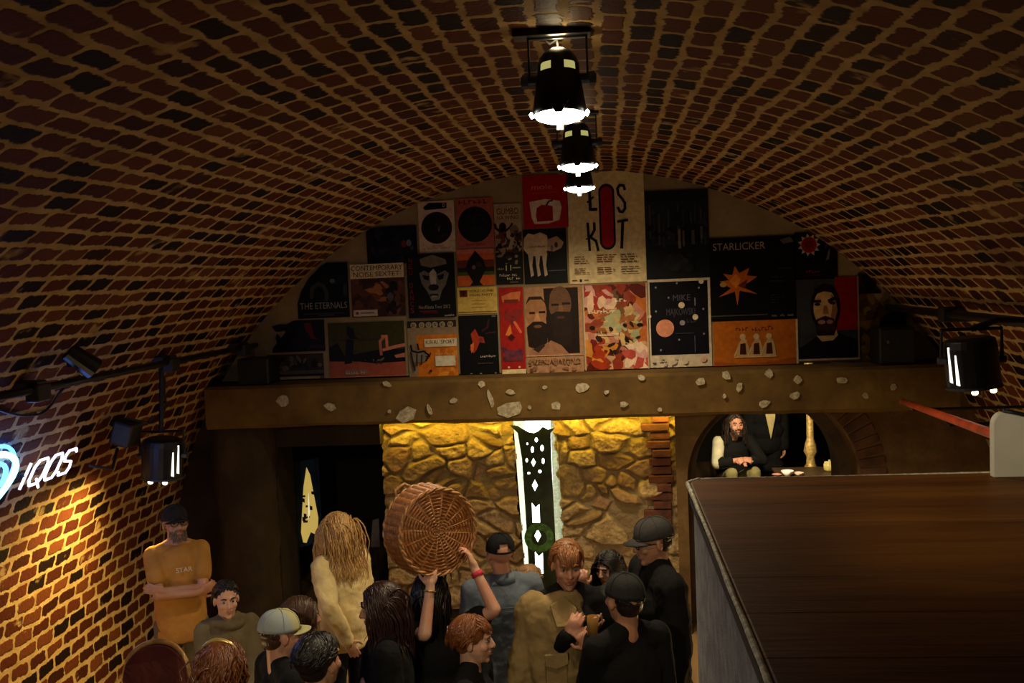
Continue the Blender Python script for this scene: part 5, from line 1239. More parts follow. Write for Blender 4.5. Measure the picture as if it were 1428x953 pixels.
            g.tube(W, [wd * (.8 + .3*sin(pi*j/(kk-1))) * (1 - .85*(j/(kk-1))**3) for j in range(kk)], 5)
        return g.build(name, m, s.root, smooth=True, world=False)
    def cap(s, m, yaw=0, brim=True, hole=False, name='cap', brim_mat=None, style='cap'):
        """baseball cap; yaw 0 has the brim over the face"""
        P = s.P; rz = Matrix.Rotation(R_(yaw), 3, 'Z')
        def Q(x, y, z): v = rz @ Vector((x, y, z)); return P(v.x, v.y - .012, v.z)
        nu, nv = 36, 10; vs = []; fs = []
        for th, off in ((0, 0), (1, .0)):
            pass
        for j in range(nv + 1):
            a = (pi/2) * j / nv
            for i in range(nu):
                b_ = 2*pi*i/nu; rx, ry = .0885, .109
                if style == 'beanie': rx, ry = .09, .111
                c_ = cos(a)**.75
                vs.append(Q(sin(b_)*rx*c_, cos(b_)*ry*c_, .030 + .100*sin(a) + (.006*cos(6*b_)*0)))
        for j in range(nv):
            for i in range(nu):
                b_ = (i + .5)/nu*360
                if hole and j < 4 and abs(b_ - 180) < (34 - j*6): continue
                fs.append((j*nu+i, j*nu+(i+1) % nu, (j+1)*nu+(i+1) % nu, (j+1)*nu+i))
        g = MB(); g.add(vs, fs)
        if style == 'cap':
            g.ball(Q(0, 0, .131), .008, n=8)
            for k in range(6):
                b_ = pi*k/3 + .5
                g.tube([Q(sin(b_)*.0895*cos(a)**.75, cos(b_)*.110*cos(a)**.75, .031 + .1005*sin(a)) for a in [pi/2*t_/8 for t_ in range(9)]], .0018, 5)
        o = g.build(name, m, s.root, smooth=True, world=False)
        sd = o.modifiers.new('thick', 'SOLIDIFY'); sd.thickness = .004
        if hole:
            g = MB(); g.tube([Q(sin(pi + t_)*.090, cos(pi + t_)*.111, .036) for t_ in (-.6, -.3, 0, .3, .6)], .006, 6); g.build('strap', m, o, smooth=True, world=False)
        if brim:
            vs = []; fs = []; nb = 14
            for i in range(nb + 1):
                a = R_(-62 + 124*i/nb); x, y = sin(a)*.0885, cos(a)*.109; t_ = sin(a) / sin(R_(62))
                f = math.sqrt(max(0, 1 - t_*t_)); zz = .034 - .020*t_*t_
                for (o_, dz) in ((0, .004), (1, -.008*f), (1, -.013*f), (0, -.002)):
                    vs.append(Q(x, y + o_*.062*f, zz + dz))
            for i in range(nb): fs += [(i*4+k, i*4+(k+1) % 4, (i+1)*4+(k+1) % 4, (i+1)*4+k) for k in range(4)]
            g = MB(); g.add(vs, fs); g.build('cap_brim', brim_mat or m, o, smooth=True, world=False)
    def rest_arm(s, side, out=.0, fwd=.04, lift=0.0):
        a = s.sh[side]; s.arm(side, a + Vector((side*(.03 + out), -fwd, -.53 + lift)), pole=(.3, 1, 0), world=False, normal=(-side, -.2, 0))

def mkperson(label, px, py, Y, yaw, skin_=SK_ROSY, head={}, arms=None, clothes=None, trouser=None, group=None, **kw):
    pr = Person(label, at(px, py, Y), yaw, **kw); pr.skin = skin_
    pr.torso(pr.body); pr.head(**head); pr.legs()
    return pr
C_BLACK = cloth('black_cotton', (.0045, .0043, .0045)); C_DENIMD = cloth('dark_jeans', (.018, .024, .045)); C_KHAKI = cloth('khaki_trousers', (.12, .095, .05))
C_CHAR = cloth('charcoal_cotton', (.010, .010, .011))
H_BLACK = hairmat('black_hair', (.010, .007, .006)); H_DARK = hairmat('dark_brown_hair', (.030, .016, .010)); H_BROWN = hairmat('brown_hair', (.075, .032, .016)); H_AUB = hairmat('auburn_hair', (.20, .062, .018))
H_BLOND = hairmat('blond_hair', (.56, .32, .11)); H_HONEY = hairmat('honey_hair', (.30, .15, .05)); H_REDB = hairmat('strawberry_hair', (.33, .13, .045))
M_SPEC = mat('spectacle_frame', (.01, .008, .008), .3)

# man in the mustard T-shirt, arms folded
p = mkperson('person in mustard T-shirt and dark cap standing with folded arms by the brick wall', 243, 707, 6.7, 28, SK_TAN, head=dict(turn=12, nod=-7), wide=.93)
for side in (1, -1):
    p.arm(side, p.J((-side*(.10), -.20 + (.02 if side > 0 else -.02), 1.19 + (.03 if side > 0 else 0))), pole=(.9, -.2, -.6), world=False, normal=(0, .9, .1), hand=(-side*.95, .12, .25), curl=.4)
p.finish(cloth('mustard_cotton', (.46, .215, .042)), boxy=.7, infl=.006, trouser=cloth('olive_trousers', (.13, .105, .06)), name='t_shirt', disp=0.0125)
p.face(H_DARK); p.beard(hairmat('greying_hair', (.17, .13, .10)), short=True); p.glasses(M_SPEC); p.hair(H_DARK, 'short', .05, capped=True); p.cap(cloth('dark_cap', (.016, .013, .014)), yaw=0)
tv, tf, tl_ = text_mesh('STAR'); g = MB()
M_PRINT = mat('white_print', (.7, .66, .55), .7)
pw = .105; hh = .032
def chest_y(x, z): return -.139 - .010*(1 - (x/.16)**2)
g.add([Vector((-pw/2 + x/tl_*pw, chest_y(-pw/2 + x/tl_*pw, 0) - .006, 1.325 + y*hh)) for x, y in tv], tf)
g.v = [Vector((v.x + .03, v.y, v.z)) for v in g.v]
o = g.build('chest_print', M_PRINT, p.root, world=False)

# seated woman in the olive jumper
p = mkperson('person with tied-back dark hair and loose olive jumper seated in front of the plaster pilaster', 314, 813, 6.15, 24, SK_PALE, head=dict(turn=8, nod=3), H=1.66, female=True, seated=.45)
for side in (1, -1): p.arm(side, (side*.10, -.30, 1.0), pole=(.9, .3, -.5), world=False, normal=(0, 0, -1), hand=(-side*.6, -.7, 0))
p.finish(cloth('olive_wool', (.15, .115, .058), wave=120), trouser=C_DENIMD, sleeve='long', boxy=.9, infl=.02, name='jumper', disp=0.0225, hem=.84)
g = MB(); P_ = [p.J((cos(a)*.098, .005 + sin(a)*.092, 1.475 + .016*sin(a*2))) for a in [2*pi*i/24 for i in range(24)]]; g.tube(P_, .030, 10, closed=True)
bake(g, 'cowl_collar', MATS['olive_wool'], p.root, .008, 3, .02, .06)
p.face(H_BLACK); p.hair(H_BLACK, 'short', .09, back=1); g = MB(); g.ball(p.P(0, -.12, .0), (.042, .042, .046), n=12); g.build('hair_bun', H_BLACK, p.root, smooth=True, world=False)
stz = p.root.location
st = thing('stool', 'low dark stool under the person in the olive jumper', 'stool', (stz.x, stz.y, 0))
zs = stz.z + (.95 - .125) * p.k
g = MB(); g.cyl((stz.x, stz.y, zs - .05), (stz.x, stz.y, zs), .17, .18, 24); g.build('seat', mat('dark_wood', (.05, .025, .012), .5), st, bevel=.01)
for k in range(4):
    a = pi/4 + k*pi/2; g = MB(); g.cyl((stz.x + cos(a)*.13, stz.y + sin(a)*.13, zs - .05), (stz.x + cos(a)*.19, stz.y + sin(a)*.19, 0), .018, .014, 10); g.build('leg', MATS['dark_wood'], st)

# curly red-brown hair with a clip, back to us
p = mkperson('person with curly reddish hair and shiny headband seen from behind at lower left', 306, 897, 4.3, 184, SK_ROSY, female=True)
for side in (1, -1): p.rest_arm(side)
p.finish(C_CHAR, trouser=C_DENIMD, name='top')
p.hair(H_AUB, 'long', .24, n=300, curl=.55, vol=1.06, seed=3)
g = MB(); g.tube([p.P(sin(a)*.098, -.012, .028 + cos(a)*.112) for a in [(-1.25 + 2.5*i/20) for i in range(21)]], [.007 + .004*sin(pi*i/20) for i in range(21)], 8)
o = g.build('headband', mat('gold_satin', (.75, .55, .18), .25, .5), p.root, smooth=True, world=False); o['label'] = 'shiny golden headband'

# man with the pale cap
p = mkperson('person in pale green cap with a painted neon-blue tint looking away to the right in the left foreground', 391, 853, 4.7, 128, SK_ROSY, head=dict(nod=6))
for side in (1, -1): p.rest_arm(side)
p.finish(C_BLACK, trouser=C_DENIMD, name='t_shirt')
t = NT('neon_tint_cap'); o_ = t.obj(); sp = t.n('SeparateXYZ'); t.set(sp.inputs[0], o_)
cc = t.mix(t.smooth(t.math('SUBTRACT', sp.outputs[1], t.math('MULTIPLY', sp.outputs[0], .6)), -.02, .03), (.52, .50, .24), (.36, .42, .46))  # blue side is the neon sign's light mixed into the cap colour
t.bsdf(t.mix(t.math('MULTIPLY', t.noise(o_, 60, 3).outputs['Fac'], .3), cc, (.25, .25, .15)), .85); MATS['neon_tint_cap'] = t.m
p.hair(H_BROWN, 'short', .035, n=120, capped=True); p.cap(t.m, yaw=0)
p.face(H_BROWN)

# dark short-haired man, front
p = mkperson('person with short dark hair seen from behind between the pale cap and the blond head', 445, 886, 4.2, 152, SK_TAN)
for side in (1, -1): p.rest_arm(side)
p.finish(C_BLACK, trouser=C_DENIMD, name='t_shirt'); p.hair(H_BLACK, 'short', .06, n=260, vol=1.08, lift=.25)

# brown-haired head behind the pale cap
p = mkperson('person with brown chin-length hair half hidden behind the pale cap', 420, 834, 5.15, 122, SK_ROSY, female=True, head=dict(nod=5))
for side in (1, -1): p.rest_arm(side)
p.finish(C_CHAR, trouser=C_DENIMD, name='top'); p.hair(H_BROWN, 'bob', .17, n=220, seed=8); p.face(H_BROWN)

# blond woman in the cream shirt, back to us
p = mkperson('person with long blond hair in a cream shirt standing in front of the dark doorway', 466, 717, 6.55, 228, SK_PALE, female=True, head=dict(nod=20, turn=-8, tilt=-4), lean=4)
p.arm(1, at(484, 893, 6.30), pole=(.6, .5, 0), normal=(-.4, 1, 0), curl=.3)
p.rest_arm(-1, .02)
p.finish(cloth('cream_cotton', (.74, .57, .27), wave=160), trouser=C_DENIMD, sleeve='long', name='shirt', boxy=1.2, collar=True, infl=.02, disp=0.0275, hem=.9)
p.hair(H_BLOND, 'long', .42, n=330, curl=.30, seed=12, vol=1.03, part=.0)
g = MB(); a, e, w = p.arms[1]; d = (w - e).normalized(); x_, y_, _ = frame(d); g.tube([w - d*.005 + (x_*cos(2*pi*i/16) + y_*sin(2*pi*i/16))*.036 for i in range(16)], .007, 6, closed=True); g.build('bracelet', M_BLKP, p.root, smooth=True, world=False)

# dark-haired person in profile, facing left
p = mkperson('person with long dark reddish hair in black facing left beside the cream shirt', 528, 815, 4.95, -76, SK_ROSY, female=True, head=dict(nod=10))
for side in (1, -1): p.rest_arm(side)
p.finish(C_BLACK, trouser=C_BLACK, sleeve='long', name='jacket', boxy=.8, infl=.02, hem=.8, disp=0.0150); p.hair(hairmat('dark_red_hair', (.032, .011, .008)), 'long', .34, n=300, curl=.2, seed=5, vol=.99); p.face(H_DARK)

# the one who carries the basket on the head
YB_ = 5.35
p = mkperson('person in black with bare arms holding a round wicker basket on the head', 600, 803, YB_, 176, SK_PALE, female=True, head=dict(nod=4))
p.arm(1, at(600, 820, YB_ - .16), pole=(-.45, 1, -.6), normal=(0, 1, .2), hand=(.05, .25, .9), curl=.35)
p.arm(-1, at(662, 794, YB_ - .06), pole=(1, .35, -.15), normal=(-.9, 0, .2), hand=(-.35, .1, 1), curl=.45, grip=True)
p.finish(C_BLACK, trouser=C_BLACK, name='top'); p.hair(H_BLACK, 'long', .26, n=260, seed=6, vol=1.12, curl=.15)
a, e, w = p.arms[-1]; d = (w - e).normalized(); x_, y_, _ = frame(d)
g = MB(); g.cyl(w - d*.045, w - d*.015, .034, .033, 16); o = g.build('wristband', cloth('pink_band', (.62, .05, .09)), p.root, smooth=True, world=False); o['label'] = 'bright pink wristband'
a, e, w = p.arms[1]; d = (w - e).normalized(); x_, y_, _ = frame(d)
g = MB(); g.tube([w - d*.02 + (x_*cos(2*pi*i/16) + y_*sin(2*pi*i/16))*.032 for i in range(16)], .005, 6, closed=True); g.build('bracelet', mat('brass', (.5, .35, .12), .3, .8), p.root, smooth=True, world=False)

# wicker basket
Rb = 58 * YB_ / F * 1.03
axis = Vector((.62, -.78, .06)).normalized()               # bottom turned to us, slightly right
bx_, by_, _ = frame(axis); Db = .165; bc = at(611, 742, YB_ - .10) - axis * (Db / 2)
bk = thing('wicker_basket', 'large round wicker basket held overhead with its woven bottom towards us', 'basket', tuple(bc))
def BP(r, a, h): return bc + bx_*r*cos(a) + by_*r*sin(a) + axis*h
t = NT('wicker'); o_ = t.obj(); n1 = t.noise(o_, 40, 4).outputs['Fac']; n2 = t.noise(o_, 4, 3).outputs['Fac']
cw = t.ramp(n1, [(.3, (.15, .050, .014)), (.55, (.33, .12, .030)), (.8, (.55, .24, .065))])
M_WICK = t.bsdf(cw, .38, 0, t.bump(n1, .4, .01), Specular_IOR_Level=.6)
M_WICK2 = mat('wicker_light', (.40, .19, .07), .4, var=.35, scale=50)
# bottom: spiral weave over spokes
g = MB(); ns = 16; h0 = Db/2
turns = 24; path = []
for k in range(turns*64):
    a = 2*pi*k/64; r = .012 + (Rb - .012) * k / (turns*64); path.append(BP(r, a, h0 + .0045*cos(a*ns/2 + pi*(k // 64)) + .001))
g.tube(path, .0064, 5); g.build('woven_bottom', M_WICK, bk, smooth=True)
g = MB()
for k in range(ns):
    a = 2*pi*(k + .5)/ns
    for o_ in (-.004, .004): g.tube([BP(.01, a + o_*3, h0 + .002), BP(Rb*.5, a + o_, h0 + .0055), BP(Rb, a + o_*.5, h0 + .002)], .0042, 5)
g.build('spokes', M_WICK2, bk, smooth=True)
# side wall: weave rows around stakes
g = MB(); nst = 36; rows = 26
for q in range(rows):
    h = h0 - Db * (q + .5)/rows; path = []
    for k in range(nst*4):
        a = 2*pi*k/(nst*4); path.append(BP(Rb*(1.0 + .04*(h0 - h)/Db) + .0055*cos(a*nst/2 + pi*q), a, h))
    g.tube(path, .0048, 5, closed=True)
g.build('woven_side', M_WICK, bk, smooth=True)
g = MB()
for k in range(nst):
    a = 2*pi*k/nst
    if k % 2: g.tube([BP(Rb*1.006, a, h0), BP(Rb*1.03, a, 0), BP(Rb*1.05, a, -h0)], .0062, 5)
g.build('stakes', M_WICK2, bk, smooth=True)
for nm, r_, h_ in (('foot_rim', Rb*1.0, h0 + .004), ('top_rim', Rb*1.045, -h0)):
    g = MB()
    for ph in (0, pi):
        g.tube([BP(r_ + .006*cos(14*a + ph), a, h_ + .006*sin(14*a + ph)) for a in [2*pi*i/160 for i in range(160)]], .007, 6, closed=True)
    g.build(nm, M_WICK2, bk, smooth=True)
g = MB(); a0 = math.atan2(by_.dot(Vector((0, 0, 1))), bx_.dot(Vector((0, 0, 1)))) + .45
g.tube([BP(Rb*1.04, a0 - .22, -h0), BP(Rb*1.18, a0 - .12, -h0 - .02), BP(Rb*1.2, a0 + .12, -h0 - .02), BP(Rb*1.04, a0 + .22, -h0)], .009, 8); g.build('handle', M_WICK2, bk, smooth=True)

# denim shirt and black cap
p = mkperson('person in blue denim shirt and black cap with back opening, seen from behind', 696, 746, 5.95, 200, SK_ROSY, wide=1.08)
for side in (1, -1): p.rest_arm(side, .03)
t_d = cloth('washed_denim', (.115, .14, .175), wave=260)
p.finish(t_d, trouser=C_DENIMD, sleeve='long', name='denim_shirt', boxy=1.0, infl=.018, disp=0.0200, collar=True, hem=.78)
g = MB(); g.tube([p.J((x, .158 + .012*(1 - (x/.19)**2) - .03*abs(x/.19)**3, 1.36 - .01*cos(x*12))) for x in [(-.19 + .38*i/16) for i in range(17)]], .0035, 6); g.build('yoke_seam', t_d, p.root, smooth=True, world=False)
p.cap(C_BLACK, yaw=0, hole=True)

# blond curly head
p = mkperson('person with short curly blond hair seen from behind beside the pierced panel', 737, 790, 6.25, 172, SK_ROSY, head=dict(nod=8))
for side in (1, -1): p.rest_arm(side)
p.finish(C_CHAR, trouser=C_DENIMD, name='top'); p.hair(H_HONEY, 'short', .06, n=300, curl=.7, vol=1.06)

# red-haired head in profile, nearest in the middle
p = mkperson('person with short copper hair in profile facing right in the front row', 660, 862, 4.75, 82, SK_PALE, head=dict(nod=2, turn=6))
for side in (1, -1): p.rest_arm(side)
p.finish(C_BLACK, trouser=C_BLACK, name='top'); p.hair(hairmat('copper_hair', (.24, .075, .020)), 'short', .085, n=300, vol=1.05, fringe=.05, seed=9, curl=.15); p.face(H_AUB)

# olive jacket, fringe
p = mkperson('person with strawberry blond fringe clutching an olive jacket around the shoulders', 790, 757, 5.4, 14, SK_ROSY, head=dict(nod=9, turn=-4), wide=1.1)
p.arm(-1, (-.05, -.185, 1.315), pole=(0, .3, -1), world=False, normal=(.3, 1, 0), hand=(.45, -.2, .85), curl=.9, grip=True)
p.arm(1, (.06, -.205, 1.25), pole=(.5, .3, -1), world=False, normal=(-.3, 1, 0), hand=(-.45, -.2, .85), curl=.75, grip=True)
C_OLJ = cloth('olive_canvas', (.27, .185, .075), wave=150)
p.finish(C_BLACK, trouser=C_KHAKI, name='sweater', sleeve='long', infl=.012, disp=0.0075)
p.face(H_REDB); p.hair(H_REDB, 'short', .085, n=260, fringe=.085, seed=14, vol=1.0)
# the jacket hangs from his right shoulder: a shell wrapped about chest, back and arm
g = MB(); s_ = p; sec = [(1.50, .055, .060, -.03), (1.475, .10, .085, -.05), (1.445, .165, .105, -.075), (1.38, .185, .135, -.08), (1.25, .185, .155, -.08), (1.05, .185, .165, -.085), (.85, .20, .175, -.09), (.65, .215, .185, -.095), (.58, .215, .185, -.095)]
na = 48; vs = []; fs = []
for j, (z, rx, ry, cx_) in enumerate(sec):
    for i in range(na):
        a = 2*pi*i/na; f_ = 1 + .030*j/8*cos(9*a + .4*j) + .02*j/8*sin(5*a + 1)
        vs.append((cx_ + rx*cos(a)*f_, -.01 + ry*sin(a)*f_, z))
fs = [(j*na+i, j*na+(i+1) % na, (j+1)*na+(i+1) % na, (j+1)*na+i) for j in range(len(sec)-1) for i in range(na)] + [tuple(range(na))[::-1], tuple(range((len(sec)-1)*na, len(sec)*na))]
g.add(vs, fs)
g.limb((-.185, .01, 1.43), .078, (-.20, .0, 1.20), .082); g.limb((-.215, .0, 1.395), .070, (-.275, -.03, 1.12), .068); g.limb((-.275, -.03, 1.12), .068, (-.28, -.09, .86), .058)
jk = bake(g, 'jacket', C_OLJ, p.root, .009, 5, .05, .11)
g = MB(); P_ = [p.J(q_) for q_ in ((-.10, -.165, 1.37), (-.03, -.17, 1.37), (.01, -.15, 1.45), (-.04, -.10, 1.50), (-.12, -.105, 1.46))]
g.prism(P_, [q_ + Vector((0, -.014, -.006)) for q_ in P_]); g.build('collar', C_OLJ, jk, world=False, bevel=.004)
for (fx, fz, yw) in ((-.11, 1.23, 0),):
    g = MB(); P_ = [(fx - .06, -.176, fz), (fx + .06, -.176, fz), (fx + .06, -.186, fz - .055), (fx, -.19, fz - .075), (fx - .06, -.186, fz - .055)]; g.prism([Vector(q_) for q_ in P_], [Vector(q_) + Vector((0, -.012, 0)) for q_ in P_]); g.build('pocket_flap', C_OLJ, jk, world=False, bevel=.004)
    g = MB(); g.box((fx - .055, -.186, fz - .17), (fx + .055, -.165, fz - .03)); g.build('pocket', C_OLJ, jk, world=False, bevel=.006)
for k in range(4):
    g = MB(); g.cyl((.045, -.16, 1.32 - k*.12), (.045, -.186, 1.32 - k*.12), .009, n=12); g.build('button', M_BLKP, jk, world=False)

# dark-haired woman behind
p = mkperson('person with long black hair and pale face between the fringe and the grey cap', 846, 771, 6.4, -28, SK_PALE, female=True, head=dict(nod=12, turn=-6))
p.arm(-1, at(812, 820, 6.1), pole=(.8, .2, -.8), normal=(0, .8, .3), hand=(.05, -.2, 1), curl=.7, grip=True)
p.rest_arm(1)
p.finish(C_BLACK, trouser=C_BLACK, sleeve='long', name='coat', boxy=.8, infl=.012, disp=0.0150); p.hair(H_BLACK, 'long', .36, n=300, seed=17, vol=1.04, part=-.03); p.face(H_BLACK)

# black cap and T-shirt, drinking
p = mkperson('person in black cap and plain black top drinking, seen from behind in the right foreground', 868, 801, 4.85, 214, SK_TAN, head=dict(nod=-2))
hw = at(823, 872, 4.86)
p.arm(1, at(826, 892, 5.06), pole=(.1, -.2, -1), normal=(.8, -.4, .2), hand=(.0, -.1, 1), curl=.75, grip=True)
p.rest_arm(-1)
p.finish(C_BLACK, trouser=C_BLACK, name='long_sleeved_top', sleeve='long'); p.hair(H_BLACK, 'short', .05, n=160, capped=True); p.cap(cloth('washed_black', (.020, .021, .019)), yaw=0); p.face(H_BLACK)
gl_c = at(827, 876, 5.02)
gl = thing('drinking_glass', 'small glass of amber drink held by the person in black cap', 'glass', tuple(gl_c + Vector((0, 0, -.06))))
t = NT('amber_glass'); n1 = t.noise(t.obj(), 20).outputs['Fac']
M_AMB = t.bsdf(t.mix(n1, (.5, .25, .06), (.6, .33, .1)), .1, 0, None, Transmission_Weight=.6, IOR=1.35)
g = MB(); g.lathe([(0, -.06), (.024, -.06), (.031, .06), (.0285, .06), (.022, -.052), (0, -.052)], gl_c, 20); g.build('glass', M_AMB, gl, smooth=True)

# grey cap, profile left
p = mkperson('person in grey cap, glasses and black jacket in profile facing left at the far right', 908, 724, 5.65, -72, SK_TAN, head=dict(nod=10), wide=1.1)
for side in (1, -1): p.rest_arm(side, .03)
p.finish(C_BLACK, trouser=C_DENIMD, sleeve='long', name='jacket', infl=.035, disp=0.0175, collar=True, hem=.8); p.hair(H_DARK, 'short', .03, n=110, capped=True); p.cap(cloth('grey_cap', (.045, .043, .040)), yaw=0); p.face(H_DARK); p.glasses(M_SPEC)

# ------------------------------------------------------------------ beyond the arch
p = mkperson('person with long dark hair sitting forward with clasped hands beyond the arch', 1027, 580, 11.2, 12, SK_ROSY, head=dict(nod=4), H=1.78, seated=.47, lean=18); p.knee = .17; p.body = MB(); p.torso(p.body); p.head(nod=-14); p.legs()
for side in (1, -1): p.arm(side, (side*.03, -.42, 1.25), pole=(.9, .1, -.4), world=False, normal=(-side*.7, 0, -.5), hand=(-side*.7, -.6, .1), curl=.7)
p.finish(C_BLACK, trouser=cloth('olive_khaki', (.28, .24, .10)), name='waistcoat', sleeve='rolled', infl=.012); p.hair(H_DARK, 'long', .34, n=200, curl=.25, part=.02); p.face(H_DARK); p.beard(H_DARK, short=True)
g = MB(); a, e, w = p.arms[-1]; g.limb(a, .07, e, .062); bake(g, 'sleeve', cloth('pale_linen', (.6, .55, .38)), p.root, .01, 2)
rl = p.root.location; zs = rl.z + .83 * p.k
ch = thing('chair', 'dark wooden chair under the person beyond the arch', 'chair', (rl.x, rl.y, .35))
g = MB(); g.box((rl.x - .22, rl.y - .2, zs - .045), (rl.x + .22, rl.y + .22, zs)); g.build('seat', MATS['dark_wood'], ch, bevel=.012)
for sx in (-1, 1):
    for sy in (-1, 1):
        g = MB(); g.box((rl.x + sx*.19 - .018, rl.y + sy*.18 - .018, .35), (rl.x + sx*.19 + .018, rl.y + sy*.18 + .018, zs - .045 if sy < 0 else zs + .45)); g.build('leg', MATS['dark_wood'], ch)
g = MB(); g.box((rl.x - .17, rl.y + .17, zs + .25), (rl.x + .17, rl.y + .19, zs + .43)); g.build('backrest', MATS['dark_wood'], ch, bevel=.006)
p = mkperson('person in open black coat over a cream shirt standing beyond the arch', 1067, 528, 11.9, 6, SK_ROSY, base_z=.35)
for side in (1, -1): p.rest_arm(side)
p.finish(C_BLACK, trouser=C_BLACK, sleeve='long', name='coat', infl=.045, hem=.6, disp=0.0150); p.hair(H_DARK, 'short', .05); p.face(H_DARK)
g = MB(); P_ = [Vector(q_) for q_ in ((-.075, -.165, 1.46), (.075, -.165, 1.46), (.06, -.195, 1.28), (.0, -.2, 1.02), (-.05, -.195, 1.28))]; g.prism(P_, [q_ + Vector((0, -.014, 0)) for q_ in P_]); g.build('shirt_front', cloth('cream_shirt', (.62, .5, .22)), p.root, world=False, bevel=.004)
# table with white crockery
tz = at(1100, 661, 10.6).z; tx = at(1100, 661, 10.6).x
tb = thing('table', 'dark table with white crockery just beyond the arch', 'table', (tx + .05, 10.6, .35))
g = MB(); g.box((tx - .12, 10.3, tz - .03), (tx + .52, 10.95, tz)); g.build('table_top', MATS['dark_wood'], tb, bevel=.006)
for sx in (-.08, .48):
    for sy in (10.34, 10.91): g = MB(); g.box((tx + sx - .025, sy - .025, .35), (tx + sx + .025, sy + .025, tz - .03)); g.build('leg', MATS['dark_wood'], tb)
M_PORC = mat('white_porcelain', (.8, .72, .66), .25, var=.05)
for (px, r_, hh, lab, mm, nm) in ((1098, .065, .05, 'white bowl on the table beyond the arch', M_PORC, 'bowl'), (1114, .05, .03, 'pinkish saucer on the table beside the white bowl', mat('pink_porcelain', (.75, .5, .42), .3), 'saucer'), (1083, .05, .018, 'dull pink plate at the left end of the table beyond the arch', mat('rose_porcelain', (.42, .2, .18), .3), 'plate')):
    c = Vector((at(px, 657, 10.5).x, 10.5, tz)); t = thing(nm, lab, nm, tuple(c)); g = MB(); g.lathe([(0, 0), (r_*.5, 0), (r_*.55, hh*.2), (r_, hh), (r_*.94, hh), (r_*.5, hh*.3), (0, hh*.25)], c, 20); g.build('body', mm, t, smooth=True)
    g = MB(); g.lathe([(r_*1.0, hh), (r_*1.02, hh*1.06), (r_*.95, hh*1.06), (r_*.94, hh)], c, 20); g.build('rim', mm, t, smooth=True)
c = Vector((at(1157, 654, 10.7).x, 10.7, tz)); t = thing('jar', 'squat yellow jar at the right end of the table beyond the arch', 'jar', tuple(c)); MY = mat('yellow_glaze', (.6, .5, .16), .3)
g = MB(); g.lathe([(0, 0), (.05, 0), (.062, .02), (.062, .075), (.05, .085)], c, 20); g.build('body', MY, t, smooth=True); g = MB(); g.lathe([(.055, .085), (.055, .098), (.012, .104), (.012, .118), (0, .12)], c, 20); g.build('lid', MY, t, smooth=True)
# turned post by the table
c0 = at(1131, 657, 11.2); po = thing('turned_post', 'gilded turned wooden post lit beyond the arch', 'post', (c0.x, 11.2, .35)); MG = mat('gilded_wood', (.55, .37, .12), .4, .2, var=.4, scale=30, bump=.3)
g = MB(); g.lathe([(.0, .35), (.07, .35), (.07, .5), (.045, .55), (.04, .85), (.05, .92), (.08, 1.0), (.085, 1.06), (.05, 1.12), (.045, 1.2), (.075, 1.26), (.06, 1.34), (.04, 1.4), (.036, 1.9), (.05, 2.0), (.05, 2.58)], (c0.x, 11.2, 0), 24); g.build('shaft', MG, po, smooth=True)
g = MB(); g.box((c0.x - .09, 11.11, .35), (c0.x + .09, 11.29, .42)); g.build('base', MG, po, bevel=.006)
# rough stone pier at the right of the room beyond
b = MB(); xa = at(1166, 650, 10.3).x; vs = []; fs = []; rr = random.Random(6)
for i in range(20):
    z = .35 + 2.2*i/19
    for (x, y) in ((xa, 10.4), (xa + .03, 10.25), (xa + .14, 10.2), (xa + .2, 10.45)): vs.append((x + rr.uniform(-.018, .018), y + rr.uniform(-.02, .02), z))
for i in range(19): fs += [(i*4+j, i*4+j+1, i*4+5+j, i*4+4+j) for j in range(3)]
b.add(vs, fs); struct(b.build('trim_pier', plaster('pale_rubble', (.22, .17, .09), (.34, .27, .15), (.42, .34, .2), 9), smooth=True))

# ------------------------------------------------------------------ passage behind the doorway
xb = at(428, 690, 10.2).x; zb_ = at(428, 745, 10.2).z; zt_ = at(428, 650, 10.2).z
bn = thing('glow_banner', 'narrow banner with yellow flame-like print and added glow in the dark doorway', 'banner', (xb, 10.2, 0))
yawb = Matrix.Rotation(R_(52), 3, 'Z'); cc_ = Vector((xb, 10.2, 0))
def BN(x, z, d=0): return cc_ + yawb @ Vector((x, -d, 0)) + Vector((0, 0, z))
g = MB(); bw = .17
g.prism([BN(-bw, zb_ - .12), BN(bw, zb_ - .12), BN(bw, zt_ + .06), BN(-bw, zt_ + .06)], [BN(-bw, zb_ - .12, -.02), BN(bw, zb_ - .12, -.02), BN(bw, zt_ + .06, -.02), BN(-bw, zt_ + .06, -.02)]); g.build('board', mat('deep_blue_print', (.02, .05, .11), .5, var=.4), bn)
hz = zt_ - zb_
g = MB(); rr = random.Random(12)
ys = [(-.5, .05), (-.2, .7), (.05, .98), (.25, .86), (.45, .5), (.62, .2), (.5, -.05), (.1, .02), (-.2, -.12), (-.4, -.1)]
g.add([BN(x*bw*1.2, zb_ + hz*z, .004) for x, z in ys], [tuple(range(len(ys)))]); g.build('flame_print', emit('banner_yellow_glow', (.9, .62, .14), .55), bn)  # emission stands in for lamp light falling on the print
for k in range(9):
    x, z = rr.uniform(-.35, .4), rr.uniform(.0, .62); w_ = rr.uniform(.08, .22); h_ = rr.uniform(.015, .05); g = MB()
    g.add([BN((x + sx*w_)*bw, zb_ + hz*(z + sz*h_), .006 + .0004*k) for sx, sz in ((-1, -.4), (1, -1), (1, .6), (-1, 1))], [(0, 1, 2, 3)]); g.build('dark_print', mat('umber_print', (.07, .035, .015), .6), bn)
g = MB(); g.add([BN(x*bw, zb_ + hz*z, .009) for x, z in ((-.05, .2), (.12, .3), (.1, .62), (.02, .5))], [(0, 1, 2, 3)]); g.build('pale_print', emit('banner_pale_glow', (.95, .85, .55), .8), bn)  # pale patch glows by itself too, in place of lamp light
